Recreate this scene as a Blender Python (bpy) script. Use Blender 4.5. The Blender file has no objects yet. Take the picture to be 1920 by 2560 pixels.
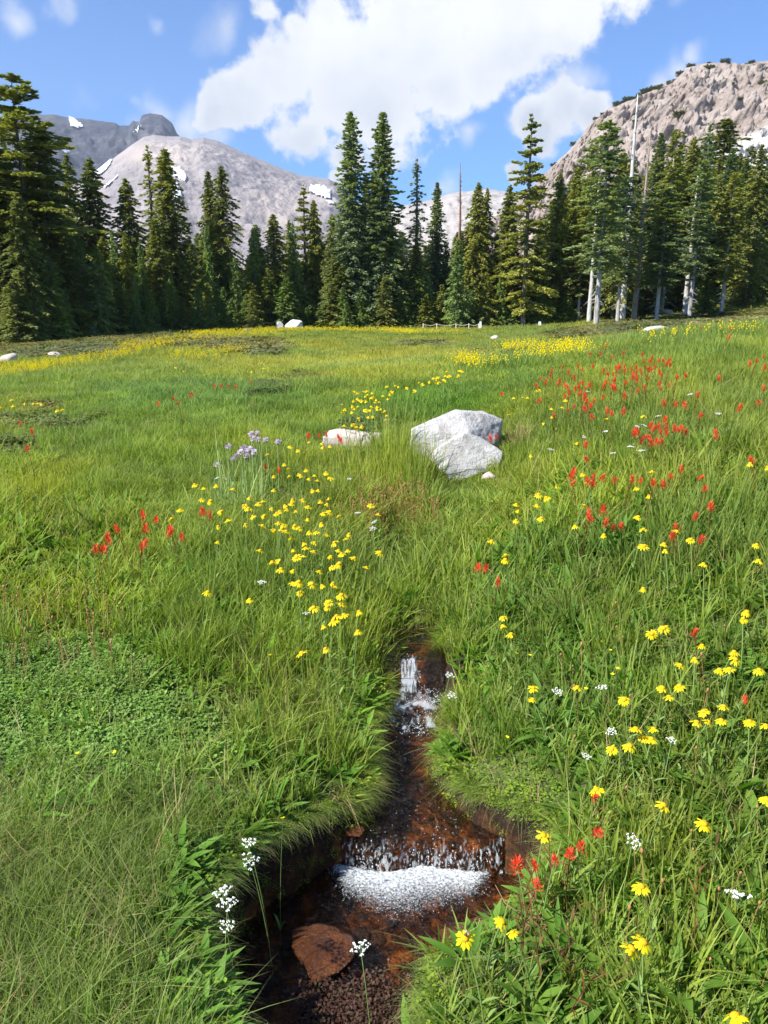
import bpy, math, random
import numpy as np
R = math.radians
rng = np.random.default_rng(7)
random.seed(7)
scene = bpy.context.scene
C = scene.collection

# ------------------------------------------------------------------ camera, sky, sun, exposure
EYE = 1.6; PITCH = R(15.0); F = 2009.0            # F: focal length in photo pixels (1920 x 2560)
cam = bpy.data.cameras.new('camera'); camo = bpy.data.objects.new('camera', cam); C.objects.link(camo)
camo.location = (0, 0, EYE); camo.rotation_euler = (R(90) - PITCH, 0, 0)
cam.sensor_fit = 'VERTICAL'; cam.sensor_height = 36; cam.sensor_width = 27
cam.lens = 36 * F / 2560; cam.clip_start = 0.05; cam.clip_end = 12000
scene.camera = camo

SUN_DIR = np.array([-0.72, -0.42, 0.86]); SUN_DIR /= np.linalg.norm(SUN_DIR)   # towards the sun
sun = bpy.data.lights.new('sun', 'SUN'); sun.energy = 4.6; sun.angle = R(0.5); sun.color = (1.0, 0.955, 0.87)
suno = bpy.data.objects.new('sun', sun); C.objects.link(suno)
suno.rotation_euler = (math.acos(SUN_DIR[2]), 0, math.atan2(SUN_DIR[0], -SUN_DIR[1]))

def vdir(px, py):
    x = (px - 960) / F; u = (1280 - py) / F
    cp, sp = math.cos(PITCH), math.sin(PITCH)
    return np.array([x, cp + u * sp, -sp + u * cp])
def slope(py):                                     # dz / dy of the ray through a row
    d = vdir(960, py); return d[2] / d[1]
def wx(px, py, Y):                                 # world x, z of pixel at forward distance Y
    d = vdir(px, py); return d[0] / d[1] * Y, EYE + d[2] / d[1] * Y

class NT:
    def __init__(s, nt): s.nt = nt; s.n = nt.nodes; s.l = nt.links
    def node(s, t, **k):
        n = s.n.new(t)
        for a, b in k.items(): setattr(n, a, b)
        return n
    def put(s, sock, v):
        if v is None: return
        if hasattr(v, 'is_linked') or isinstance(v, bpy.types.NodeSocket): s.l.new(v, sock)
        else: sock.default_value = v
    def m(s, op, a, b=None, c=None, clamp=False):
        n = s.node('ShaderNodeMath', operation=op); n.use_clamp = clamp
        s.put(n.inputs[0], a); s.put(n.inputs[1], b); s.put(n.inputs[2], c); return n.outputs[0]
    def v(s, op, a, b=None, scale=None):
        n = s.node('ShaderNodeVectorMath', operation=op)
        s.put(n.inputs[0], a); s.put(n.inputs[1], b)
        return n.outputs['Value'] if op in ('DISTANCE', 'LENGTH', 'DOT_PRODUCT') else n.outputs['Vector']
    def mix(s, f, a, b, mode='MIX'):
        n = s.node('ShaderNodeMix', data_type='RGBA', blend_type=mode)
        s.put(n.inputs[0], f); s.put(n.inputs[6], a); s.put(n.inputs[7], b); return n.outputs[2]
    def ramp(s, f, stops, interp='LINEAR'):
        n = s.node('ShaderNodeValToRGB'); n.color_ramp.interpolation = interp
        e = n.color_ramp.elements
        while len(e) < len(stops): e.new(0.5)
        for i, (p, c) in enumerate(stops):
            e[i].position = p; e[i].color = tuple(c) + (1,) if len(c) == 3 else c
        s.put(n.inputs[0], f); return n.outputs[0]
    def noise(s, vec, scale, detail=4, rough=0.55, dist=0.0):
        n = s.node('ShaderNodeTexNoise'); s.put(n.inputs['Vector'], vec)
        n.inputs['Scale'].default_value = scale; n.inputs['Detail'].default_value = detail
        n.inputs['Roughness'].default_value = rough; n.inputs['Distortion'].default_value = dist
        return n.outputs[0]
    def sstep(s, x, a, b):
        n = s.node('ShaderNodeMapRange', interpolation_type='SMOOTHSTEP')
        s.put(n.inputs[0], x); n.inputs[1].default_value = a; n.inputs[2].default_value = b
        n.inputs[3].default_value = 0; n.inputs[4].default_value = 1; return n.outputs[0]

world = bpy.data.worlds.new('World'); scene.world = world; world.use_nodes = True
W = NT(world.node_tree); W.n.clear()
out = W.node('ShaderNodeOutputWorld'); bg = W.node('ShaderNodeBackground'); W.l.new(bg.outputs[0], out.inputs[0])
bg.inputs[1].default_value = 0.10
sky = W.node('ShaderNodeTexSky', sky_type='NISHITA'); sky.sun_disc = False
sky.sun_elevation = math.asin(SUN_DIR[2]); sky.sun_rotation = math.atan2(SUN_DIR[0], SUN_DIR[1])
sky.altitude = 1400; sky.air_density = 1.15; sky.dust_density = 0.5; sky.ozone_density = 6.0
tc = W.node('ShaderNodeTexCoord'); D = W.v('NORMALIZE', tc.outputs['Generated'])
sep = W.node('ShaderNodeSeparateXYZ'); W.l.new(D, sep.inputs[0])
_w1 = W.node('ShaderNodeTexNoise'); W.l.new(D, _w1.inputs['Vector']); _w1.inputs['Scale'].default_value = 8; _w1.inputs['Detail'].default_value = 4
DW = W.v('ADD', D, W.v('MULTIPLY', W.v('SUBTRACT', _w1.outputs[1], (.5, .5, .5)), (.085, .085, .085)))
def blobs(lst):
    acc = None
    for px, py, r in lst:
        d = vdir(px, py); d /= np.linalg.norm(d)
        e = vdir(px + r, py); e /= np.linalg.norm(e)
        rr = float(np.linalg.norm(e - d))
        dist = W.v('DISTANCE', DW, tuple(float(q) for q in d))
        f = W.m('MULTIPLY_ADD', dist, -1.0 / rr, 1.0)
        acc = f if acc is None else W.m('SMOOTH_MAX', acc, f, 0.15)
    return acc
nz = W.noise(D, 7.0, 9, 0.58, 0.3); nz2 = W.noise(D, 20.0, 7, 0.62)
big = blobs([(700,190,120),(620,260,95),(730,90,75),(660,25,60),(860,150,200),(1040,80,200),(1230,40,200),(1420,-20,165),(1560,-60,125),(950,260,140),(1080,225,105),(860,370,75),(760,320,95),(560,290,75),(1190,150,115),
             (1330,295,80),(1420,270,85),(1490,262,60),(1370,350,65),(1285,440,40),(850,452,36)])
faint = blobs([(400,275,95),(215,245,60),(300,315,75),(480,310,100),(340,240,50),(60,-10,70),(190,-10,70),(550,70,75),(570,330,110),(1160,330,50),(1100,480,70),(1340,450,80),
               (1700,185,50),(1740,160,40),(1640,215,50),(1460,200,80),(1710,10,40),(400,30,40)])
hard = W.sstep(W.m('ADD', big, W.m('ADD', W.m('MULTIPLY_ADD', nz, 1.5, -.74), W.m('ADD', W.m('MULTIPLY_ADD', nz2, 1.1, -0.56), W.m('MULTIPLY_ADD', W.noise(D, 70.0, 4, 0.6), .5, -.25)))), 0.0, 0.40)
soft = W.m('MULTIPLY', W.sstep(W.m('ADD', faint, W.m('MULTIPLY_ADD', nz, 3.6, -1.9)), -0.05, 1.1), 0.75)
back = W.m('MULTIPLY', W.sstep(W.noise(D, 2.2, 7, 0.55), 0.52, 0.68), W.sstep(sep.outputs[1], 0.45, 0.1))
back = W.m('MULTIPLY', back, W.sstep(sep.outputs[2], 0.02, 0.2))
mask = W.m('MAXIMUM', W.m('MAXIMUM', hard, soft), back)
# cloud tone: thin sun-lit edges white, thick undersides grey-blue
thick = W.m('MULTIPLY', W.sstep(W.m('ADD', big, W.m('MULTIPLY_ADD', W.noise(D, 4.0, 4, 0.5), 1.3, -0.65)), 0.1, 0.9), W.sstep(sep.outputs[2], 0.30, 0.10))
shade = W.m('ADD', W.m('MULTIPLY', thick, 1.15), W.m('ADD', W.m('MULTIPLY', W.sstep(nz2, 0.35, 0.75), 0.25), W.m('MULTIPLY', W.sstep(W.noise(D, 5.5, 6, 0.6), .42, .62), .55)), clamp=True)
ccol = W.mix(shade, (5.8, 5.8, 5.8, 1), (3.7, 4.0, 4.45, 1))
skyc = W.mix(1.0, sky.outputs[0], (0.42, 0.70, 0.98, 1), 'MULTIPLY')
W.l.new(W.mix(mask, skyc, ccol), bg.inputs[0])

vs = scene.view_settings; vs.view_transform = 'Standard'; vs.look = 'None'; vs.gamma = 1; vs.exposure = 1.0
vs.use_curve_mapping = False
HAZE = 0.00011
scene.render.resolution_x = 768; scene.render.resolution_y = 1024
scene.cycles.transparent_max_bounces = 16; scene.cycles.max_bounces = 4; scene.cycles.diffuse_bounces = 2; scene.cycles.glossy_bounces = 2; scene.cycles.transmission_bounces = 2; scene.cycles.volume_bounces = 0

# ------------------------------------------------------------------ helpers
def tag(o, label=None, cat=None, group=None, kind=None):
    if label: o['label'] = label
    if cat: o['category'] = cat
    if group: o['group'] = group
    if kind: o['kind'] = kind
    return o
def empty(name, loc=(0, 0, 0), rz=0):
    o = bpy.data.objects.new(name, None); C.objects.link(o); o.location = loc; o.rotation_euler = (0, 0, rz)
    o.empty_display_size = 0.1; return o
def mesh(name, V, Fc, mats, smooth=True, attrs=None):
    me = bpy.data.meshes.new(name)
    V = np.asarray(V, dtype=np.float32).reshape(-1, 3)
    if isinstance(Fc, np.ndarray):
        k = Fc.shape[1]; n = Fc.shape[0]
        me.vertices.add(len(V)); me.vertices.foreach_set('co', V.ravel())
        me.loops.add(n * k); me.loops.foreach_set('vertex_index', Fc.astype(np.int32).ravel())
        me.polygons.add(n); me.polygons.foreach_set('loop_start', np.arange(0, n * k, k, dtype=np.int32))
        me.update(calc_edges=True)
    else:
        me.from_pydata([tuple(v) for v in V.tolist()], [], [tuple(f) for f in Fc]); me.update()
    if smooth: me.polygons.foreach_set('use_smooth', np.ones(len(me.polygons), dtype=bool))
    for m in (mats if isinstance(mats, (list, tuple)) else [mats]): me.materials.append(m)
    for k, a in (attrs or {}).items():
        a = np.asarray(a, dtype=np.float32)
        at = me.attributes.new(k, 'FLOAT_COLOR' if a.ndim == 2 else 'FLOAT', 'POINT')
        if a.ndim == 2: at.data.foreach_set('color', a.ravel())
        else: at.data.foreach_set('value', a)
    return me
def link(name, me, parent=None, loc=None, rot=None, scale=None):
    o = bpy.data.objects.new(name, me); C.objects.link(o)
    if parent is not None: o.parent = parent
    if loc is not None: o.location = loc
    if rot is not None: o.rotation_euler = rot
    if scale is not None: o.scale = scale
    return o
class MB:                                            # collects small pieces of geometry
    def __init__(s): s.V = []; s.F = []; s.A = []; s.n = 0
    def add(s, V, Fc, a=None):
        V = np.asarray(V, float); s.V.append(V)
        s.F += [tuple(int(i) + s.n for i in f) for f in Fc]
        s.A.append(np.zeros(len(V)) if a is None else np.broadcast_to(np.asarray(a, float), (len(V),)).copy()); s.n += len(V)
    def tube(s, pts, rad, k=5, cap=True):
        pts = np.asarray(pts, float); n = len(pts); rad = np.broadcast_to(np.asarray(rad, float), (n,))
        V = []
        for i in range(n):
            t = pts[min(i + 1, n - 1)] - pts[max(i - 1, 0)]; t /= (np.linalg.norm(t) + 1e-9)
            a = np.cross(t, (0.31, 0.2, 0.93) if abs(t[2]) < 0.9 else (1, 0, 0.0)); a /= np.linalg.norm(a); b = np.cross(t, a)
            for j in range(k):
                an = 2 * math.pi * j / k; V.append(pts[i] + rad[i] * (math.cos(an) * a + math.sin(an) * b))
        Fc = [(i * k + j, i * k + (j + 1) % k, (i + 1) * k + (j + 1) % k, (i + 1) * k + j) for i in range(n - 1) for j in range(k)]
        if cap: Fc.append(tuple(range((n - 1) * k, n * k)))
        s.add(V, Fc, np.repeat(np.linspace(0, 1, n), k))
    def leaf(s, base, d, up, L, w, bend=0.3, seg=4, fold=0.0, wpos=0.5):
        base = np.asarray(base, float); d = np.asarray(d, float); d /= np.linalg.norm(d)
        side = np.cross(d, up); side /= (np.linalg.norm(side) + 1e-9); nn = np.cross(side, d)
        V = []; A = []
        for i in range(seg + 1):
            t = i / seg; c = base + d * L * (t - 0.25 * abs(bend) * t * t) - nn * bend * L * t * t
            ww = w * (math.sin(math.pi * min(1, (t + 0.06) ** (math.log(0.5) / math.log(wpos)))) ** 0.8 if t < 1 else 0.0) + 1e-4
            V += [c - side * ww / 2 + nn * fold * ww, c, c + side * ww / 2 + nn * fold * ww]; A += [t] * 3
        Fc = []
        for i in range(seg):
            for q in (0, 1): Fc.append((i * 3 + q, i * 3 + q + 1, i * 3 + 4 + q, i * 3 + 3 + q))
        s.add(V, Fc, A)
    def ball(s, c, r, seg=8, rings=5, sc=(1, 1, 1)):
        V = [(0, 0, 1)]; 
        for i in range(1, rings):
            ph = math.pi * i / rings
            for j in range(seg): th = 2 * math.pi * j / seg; V.append((math.sin(ph) * math.cos(th), math.sin(ph) * math.sin(th), math.cos(ph)))
        V.append((0, 0, -1)); V = np.array(V) * r * np.array(sc) + np.asarray(c, float); e = len(V) - 1
        Fc = [(0, 1 + j, 1 + (j + 1) % seg) for j in range(seg)]
        for i in range(rings - 2):
            for j in range(seg): a = 1 + i * seg; Fc.append((a + j, a + seg + j, a + seg + (j + 1) % seg, a + (j + 1) % seg))
        a = 1 + (rings - 2) * seg; Fc += [(a + j, e, a + (j + 1) % seg) for j in range(seg)]
        s.add(V, Fc)
    def build(s, name, mats, smooth=True):
        return mesh(name, np.concatenate(s.V), s.F, mats, smooth, {'t': np.concatenate(s.A)})

def hash3(i, j, k, seed):
    h = (i * 374761393 + j * 668265263 + k * 2147483647 + seed * 1274126177) & 0xffffffff
    h = ((h ^ (h >> 13)) * 1274126177) & 0xffffffff
    h = ((h ^ (h >> 16)) * 2246822519) & 0xffffffff
    return ((h ^ (h >> 15)) & 0xffffff) / float(0xffffff)
def vnoise(x, y, z=0.0, seed=0):
    x, y, z = np.broadcast_arrays(np.asarray(x, float), np.asarray(y, float), np.asarray(z, float))
    i = np.floor(x).astype(np.int64); j = np.floor(y).astype(np.int64); k = np.floor(z).astype(np.int64)
    fx, fy, fz = x - i, y - j, z - k
    fx = fx * fx * (3 - 2 * fx); fy = fy * fy * (3 - 2 * fy); fz = fz * fz * (3 - 2 * fz)
    r = 0
    for a in (0, 1):
        for b in (0, 1):
            for c in (0, 1):
                r = r + hash3(i + a, j + b, k + c, seed) * (fx if a else 1 - fx) * (fy if b else 1 - fy) * (fz if c else 1 - fz)
    return r * 2 - 1
def fbm(x, y, z=0.0, oct=4, seed=0, gain=0.5, ridged=False):
    r = 0; a = 1.0; tot = 0
    for o in range(oct):
        n = vnoise(np.asarray(x) * 2 ** o + 13.7 * o, np.asarray(y) * 2 ** o + 7.3 * o, np.asarray(z) * 2 ** o, seed + o)
        if ridged: n = 1 - 2 * np.abs(n)
        r = r + a * n; tot += a; a *= gain
    return r / tot
def smooth(x, a, b):
    t = np.clip((x - a) / (b - a), 0, 1); return t * t * (3 - 2 * t)

# ------------------------------------------------------------------ the lie of the land
CP = []
for px, py, Y in [(200,1000,11),(700,1000,10),(200,1200,5.8),(600,1200,6.0),(0,1500,3.6),(500,1500,3.6),(0,2000,2.25),(0,2500,1.5),(500,2500,1.5),
                  (500,900,22),(100,930,19),(300,850,40),(0,866,41),(300,832,50),(640,818,58),(960,815,62),(1180,814,62),(1400,802,62),(1580,786,62),
                  (1700,772,64),(1920,758,60),(1700,842,14),(1900,812,15.5),(1620,838,28),(1850,800,30),(1600,805,42),(1500,1000,7),(1900,1000,6.8),(1200,950,10),
                  (1200,1050,7.6),(1160,1205,6.0),(1500,1200,4.9),(1900,1200,4.6),(1300,880,17),(1450,860,23),(960,905,20),(960,855,38),(1300,840,40),(950,1200,5.9),
                  (1900,1500,3.05),(1400,1500,3.35),(1900,2000,2.05),(1500,2000,2.15),(1900,2500,1.45),(1400,2450,1.55),(800,1800,2.75),(1200,1800,2.75),(700,1500,3.7),
                  (1820,640,88),(1600,690,88),(1400,760,88),(1100,790,90),(700,790,90),(300,800,90),(1950,610,88)]:
    x, z = wx(px, py, Y); CP.append((x / (max(Y, .8) + .5), math.log(Y), z))
for u, Y, z in [(-1,1,.0),(1,1,.25),(-1,5,.15),(1,5,1.2),(-1,15,0),(1,15,1.9),(-1,50,-.8),(1,50,2.5),(0,.8,.0),(-.5,.8,0),(.5,.8,.05),(-1,300,0),(-.3,300,0),(.2,300,4),(1,300,30),(1,100,14)]:
    CP.append((u, math.log(Y), z))
CP = np.array(CP); KU = 2.2
def _phi(r2): return 0.5 * r2 * np.log(r2 + 1e-12)
def _tps():
    U = CP[:, 0] * KU; Vv = CP[:, 1]; n = len(CP)
    K = _phi((U[:, None] - U) ** 2 + (Vv[:, None] - Vv) ** 2) + np.eye(n) * 0.02
    P = np.stack([np.ones(n), U, Vv], 1); A = np.zeros((n + 3, n + 3)); A[:n, :n] = K; A[:n, n:] = P; A[n:, :n] = P.T
    return np.linalg.solve(A, np.concatenate([CP[:, 2], np.zeros(3)]))
TW = _tps()
# the brook: photo row, left and right water edge, water level
ST = [(1545,1000,1075,.10,3.50),(1600,985,1070,.10,3.27),(1640,995,1062,.10,3.15),(1715,990,1070,.0,3.07),(1750,975,1125,-.02,2.99),(1790,965,1108,-.03,2.89),(1840,950,1085,-.06,2.81),
      (1930,945,1085,-.075,2.60),(2000,950,1118,-.08,2.42),(2060,920,1180,-.085,2.30),(2090,850,1225,-.09,2.255),(2165,835,1245,-.20,2.235),
      (2230,715,1350,-.2,2.12),(2300,625,1355,-.2,2.0),(2400,565,1300,-.2,1.855),(2500,545,1190,-.2,1.72),(2560,550,1060,-.2,1.65),(2700,650,980,-.21,1.3),(3100,680,930,-.23,0.5)]
sY = []; sL = []; sR = []; sZ = []
for py, l, r, z, Y in sorted(ST, key=lambda q: q[4]):
    sY.append(Y); sZ.append(z)
    k = Y / vdir(960, min(py, 2560))[1] / F
    sL.append((l - 960) * k); sR.append((r - 960) * k)
sY, sL, sR, sZ = map(np.array, (sY, sL, sR, sZ))
def level(Y): return np.interp(Y, sY, sZ)
def chan(x, Y):                                     # signed distance outside the brook's edge (negative = in the water)
    l = np.interp(Y, sY, sL); r = np.interp(Y, sY, sR)
    n = 0.036 * fbm(x * 7, Y * 7, 0, 3, 5) + 0.020 * fbm(x * 26, Y * 26, 0, 2, 6)
    s = np.maximum(l - x, x - r) + n
    e = np.maximum(Y - 3.47, 0.2 - Y)
    return np.where(e > 0, np.maximum(s, 0) + e * 1.0 + np.minimum(s, 0) * 0, s)
def wrf(x, Y): return 0.03 + 0.15 * np.exp(-((Y - 3.17) / .14) ** 4) * (x > np.interp(Y, sY, sR) - .02)
def Hbase(x, Y):
    x = np.asarray(x, float); Y = np.asarray(Y, float); sh = np.broadcast(x, Y).shape
    x, Y = [q.ravel().astype(float) for q in np.broadcast_arrays(x, Y)]
    Yc = np.clip(Y, 0.8, 300); U = x / (Yc + .5); U = np.where(np.abs(U) > .8, np.sign(U) * (.8 + .35 * np.tanh((np.abs(U) - .8) / .35)), U) * KU; Vv = np.log(Yc)
    z = np.zeros(len(x))
    for i in range(0, len(x), 40000):
        a = slice(i, i + 40000)
        z[a] = _phi((U[a, None] - CP[:, 0] * KU) ** 2 + (Vv[a, None] - CP[:, 1]) ** 2) @ TW[:-3] + TW[-3] + TW[-2] * U[a] + TW[-1] * Vv[a]
    return z.reshape(sh)
def H(x, Y, carve=True):
    x = np.asarray(x, float); Y = np.asarray(Y, float)
    z = Hbase(x, Y)
    near = np.clip(1 - (Y - 3) / 30, .0, 1)
    z = z + 0.05 * fbm(x * .7, Y * .7, 0, 3, 1) + 0.022 * fbm(x * 3.1, Y * 3.1, 0, 3, 2) * near
    # a shallow gully leading up from the head of the brook to the boulder
    gx = np.interp(Y, [3.3, 4.0, 5.0, 6.2], [.13, .05, .1, .0])
    z = z - .13 * np.exp(-((x - gx) / .13) ** 2) * smooth(Y, 3.7, 4.1) * (1 - smooth(Y, 5.0, 6.2))
    if carve:
        s = chan(x, Y); lv = level(Y)
        # mossy low shelf on both sides of the pool and soil slope right of the head
        wr = wrf(x, Y)
        t = smooth(s, -0.012, wr)
        rim = -0.05 * np.exp(-np.clip(s, 0, 9) / 0.07)
        bed = lv - 0.055 + 0.018 * fbm(x * 14, Y * 14, 0, 3, 8)
        bed = bed - 0.03 * smooth(-s, 0, .12)
        z = np.where(s < 1.0, bed * (1 - t) + (z + rim) * t, z)
    return z
def ground_at(px, py, h=0.0, carve=False):          # where the sight line through a photo pixel meets the surface h above ground
    px = np.atleast_1d(np.asarray(px, float)); py = np.atleast_1d(np.asarray(py, float)); h = np.broadcast_to(np.asarray(h, float), px.shape)
    Ys = np.exp(np.linspace(math.log(1.0), math.log(120), 260))
    u = (1280 - py) / F; dy = math.cos(PITCH) + u * math.sin(PITCH); dz = (-math.sin(PITCH) + u * math.cos(PITCH)) / dy; dx = (px - 960) / F / dy
    Xg = dx[:, None] * Ys; Zg = EYE + dz[:, None] * Ys
    G = H(Xg, np.broadcast_to(Ys, Xg.shape), carve) + h[:, None]
    below = Zg <= G; i = np.argmax(below, 1); i = np.where(below.any(1), i, 230); i = np.maximum(i, 1)
    r = np.arange(len(px)); a = (Zg - G)[r, i - 1]; b = (Zg - G)[r, i]; f = np.clip(a / (a - b + 1e-9), 0, 1)
    Y = Ys[i - 1] + (Ys[i] - Ys[i - 1]) * f
    return dx * Y, Y, EYE + dz * Y

# ------------------------------------------------------------------ materials
def newmat(name):
    m = bpy.data.materials.new(name); m.use_nodes = True; t = NT(m.node_tree); t.n.clear()
    o = t.node('ShaderNodeOutputMaterial'); return m, t, o
def principled(t, col, rough=0.7, spec=0.3, bump=None, bstr=0.3, bdist=0.01, **kw):
    p = t.node('ShaderNodeBsdfPrincipled'); t.put(p.inputs['Base Color'], col); t.put(p.inputs['Roughness'], rough)
    p.inputs['Specular IOR Level'].default_value = spec
    if bump is not None:
        b = t.node('ShaderNodeBump'); b.inputs['Strength'].default_value = bstr; b.inputs['Distance'].default_value = bdist
        t.put(b.inputs['Height'], bump); t.l.new(b.outputs[0], p.inputs['Normal'])
    for k, v in kw.items(): t.put(p.inputs[k.replace('_', ' ')], v)
    return p
def leafmat(name, a, b, tip=None, trans=0.42, rough=0.55, spec=0.14, tint=True, nscale=None, tipr=(0.5, 1.0)):
    m, t, o = newmat(name)
    oi = t.node('ShaderNodeObjectInfo')
    col = t.mix(oi.outputs['Random'], a + (1,), b + (1,))
    if nscale:
        g = t.node('ShaderNodeNewGeometry'); col = t.mix(t.sstep(t.noise(g.outputs['Position'], nscale, 3), .35, .65), col, t.mix(1.0, col, (1.5, 1.35, .9, 1), 'MULTIPLY'))
    if tip:
        at = t.node('ShaderNodeAttribute', attribute_name='t'); col = t.mix(t.sstep(at.outputs['Fac'], *tipr), col, tip + (1,))
    if tint:
        ti = t.node('ShaderNodeAttribute', attribute_name='tint', attribute_type='INSTANCER'); col = t.mix(1.0, col, ti.outputs['Color'], 'MULTIPLY')
    p = principled(t, col, rough, spec)
    tr = t.node('ShaderNodeBsdfTranslucent'); t.l.new(t.mix(1.0, col, (1.25, 1.35, .6, 1), 'MULTIPLY'), tr.inputs[0])
    mx = t.node('ShaderNodeMixShader'); mx.inputs[0].default_value = trans
    t.l.new(p.outputs[0], mx.inputs[1]); t.l.new(tr.outputs[0], mx.inputs[2]); t.l.new(mx.outputs[0], o.inputs[0]); return m
def simple(name, col, rough=0.7, spec=0.3, var=None, scale=8, bstr=0, bdist=.01, coord='Object', **kw):
    m, t, o = newmat(name); c = col + (1,)
    tcn = t.node('ShaderNodeTexCoord'); n = t.noise(tcn.outputs[coord], scale, 5, .6)
    if var: c = t.mix(t.sstep(n, .3, .7), c, var + (1,))
    p = principled(t, c, rough, spec, n if bstr else None, bstr, bdist, **kw); t.l.new(p.outputs[0], o.inputs[0]); return m

m_grass = leafmat('grass_blade', (.195, .255, .034), (.270, .330, .052), tip=(.38, .40, .14), tipr=(.55, 1.15))
m_wiry = leafmat('wiry_grass', (.16, .23, .030), (.25, .31, .05), tip=(.42, .41, .16), spec=.06, tipr=(.4, 1.1))
m_dry = leafmat('dry_grass', (.40, .32, .16), (.30, .22, .10), trans=.2)
m_broad = leafmat('broad_leaf', (.10, .20, .022), (.14, .26, .03), tip=(.18, .28, .05))
m_cover = leafmat('cover_leaf', (.26, .36, .09), (.16, .27, .04), trans=.3)
m_moss = leafmat('moss_leaf', (.28, .34, .035), (.17, .27, .025), trans=.25)
m_heath = leafmat('heath_leaf', (.11, .14, .04), (.15, .145, .05), trans=.15)

m, t, o = newmat('meadow_soil'); g = t.node('ShaderNodeNewGeometry')
n1 = t.noise(g.outputs['Position'], 5, 6, .65); n2 = t.noise(g.outputs['Position'], 60, 4, .6); n3 = t.noise(g.outputs['Position'], .25, 3, .5)
col = t.mix(t.sstep(n1, .35, .65), (.055, .075, .018, 1), (.085, .12, .028, 1))
col = t.mix(t.sstep(n2, .5, .75), col, (.07, .07, .03, 1))
at = t.node('ShaderNodeAttribute', attribute_name='soil')
soil = t.mix(t.sstep(n2, .3, .7), (.010, .007, .005, 1), (.036, .021, .013, 1))
col = t.mix(at.outputs['Fac'], col, soil)
at2 = t.node('ShaderNodeAttribute', attribute_name='wet')
bedc = t.ramp(t.noise(g.outputs['Position'], 14, 6, .7, .6), [(.3, (.012, .008, .004)), (.5, (.10, .040, .010)), (.62, (.34, .13, .026)), (.8, (.04, .026, .010))])
col = t.mix(at2.outputs['Fac'], col, bedc)
at3 = t.node('ShaderNodeAttribute', attribute_name='forest')
col = t.mix(at3.outputs['Fac'], col, t.mix(t.sstep(n1, .4, .6), (.09, .07, .045, 1), (.16, .14, .10, 1)))
p = principled(t, col, .85, .2, n2, .6, .015); t.l.new(p.outputs[0], o.inputs[0]); m_ground = m

# ------------------------------------------------------------------ ground
def axis(fine0, fine1, step, out0, out1, g=1.075):
    a = list(np.arange(fine0, fine1, step)); s = step; x = a[-1]
    while x < out1: s *= g; x += s; a.append(x)
    s = step; x = a[0]; b = []
    while x > out0: s *= g; x -= s; b.append(x)
    return np.array(b[::-1] + a)
gx = axis(-.62, .62, .012, -4000, 4000); gy = axis(1.35, 3.65, .013, -60, 5000, 1.045)
XX, YY = np.meshgrid(gx, gy)
ZZ = H(XX, YY)
far = smooth(np.hypot(XX, YY), 250, 400); ZZ = ZZ * (1 - far) - 3 * far
nx, ny = len(gx), len(gy)
idx = np.arange(nx * ny).reshape(ny, nx)
Fq = np.stack([idx[:-1, :-1], idx[:-1, 1:], idx[1:, 1:], idx[1:, :-1]], -1).reshape(-1, 4)
CH = np.where((YY > 0) & (YY < 4.5) & (np.abs(XX) < 2), chan(XX, YY), 9)
soil = (1 - smooth(CH, .06, .10 + 0 * CH)) * (CH < 9) ; soil = np.maximum(soil, (CH < .19) & (wrf(XX, YY) > .12)); wet = smooth(CH, .012, -.012)
forest = smooth(YY, 66, 74)
ground = link('ground', mesh('ground', np.stack([XX, YY, ZZ], -1), Fq, m_ground, True,
             {'soil': np.maximum(soil, 0).ravel(), 'wet': wet.ravel(), 'forest': forest.ravel()}))
tag(ground, 'rolling alpine meadow ground cut by a narrow brook', kind='structure')

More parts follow.
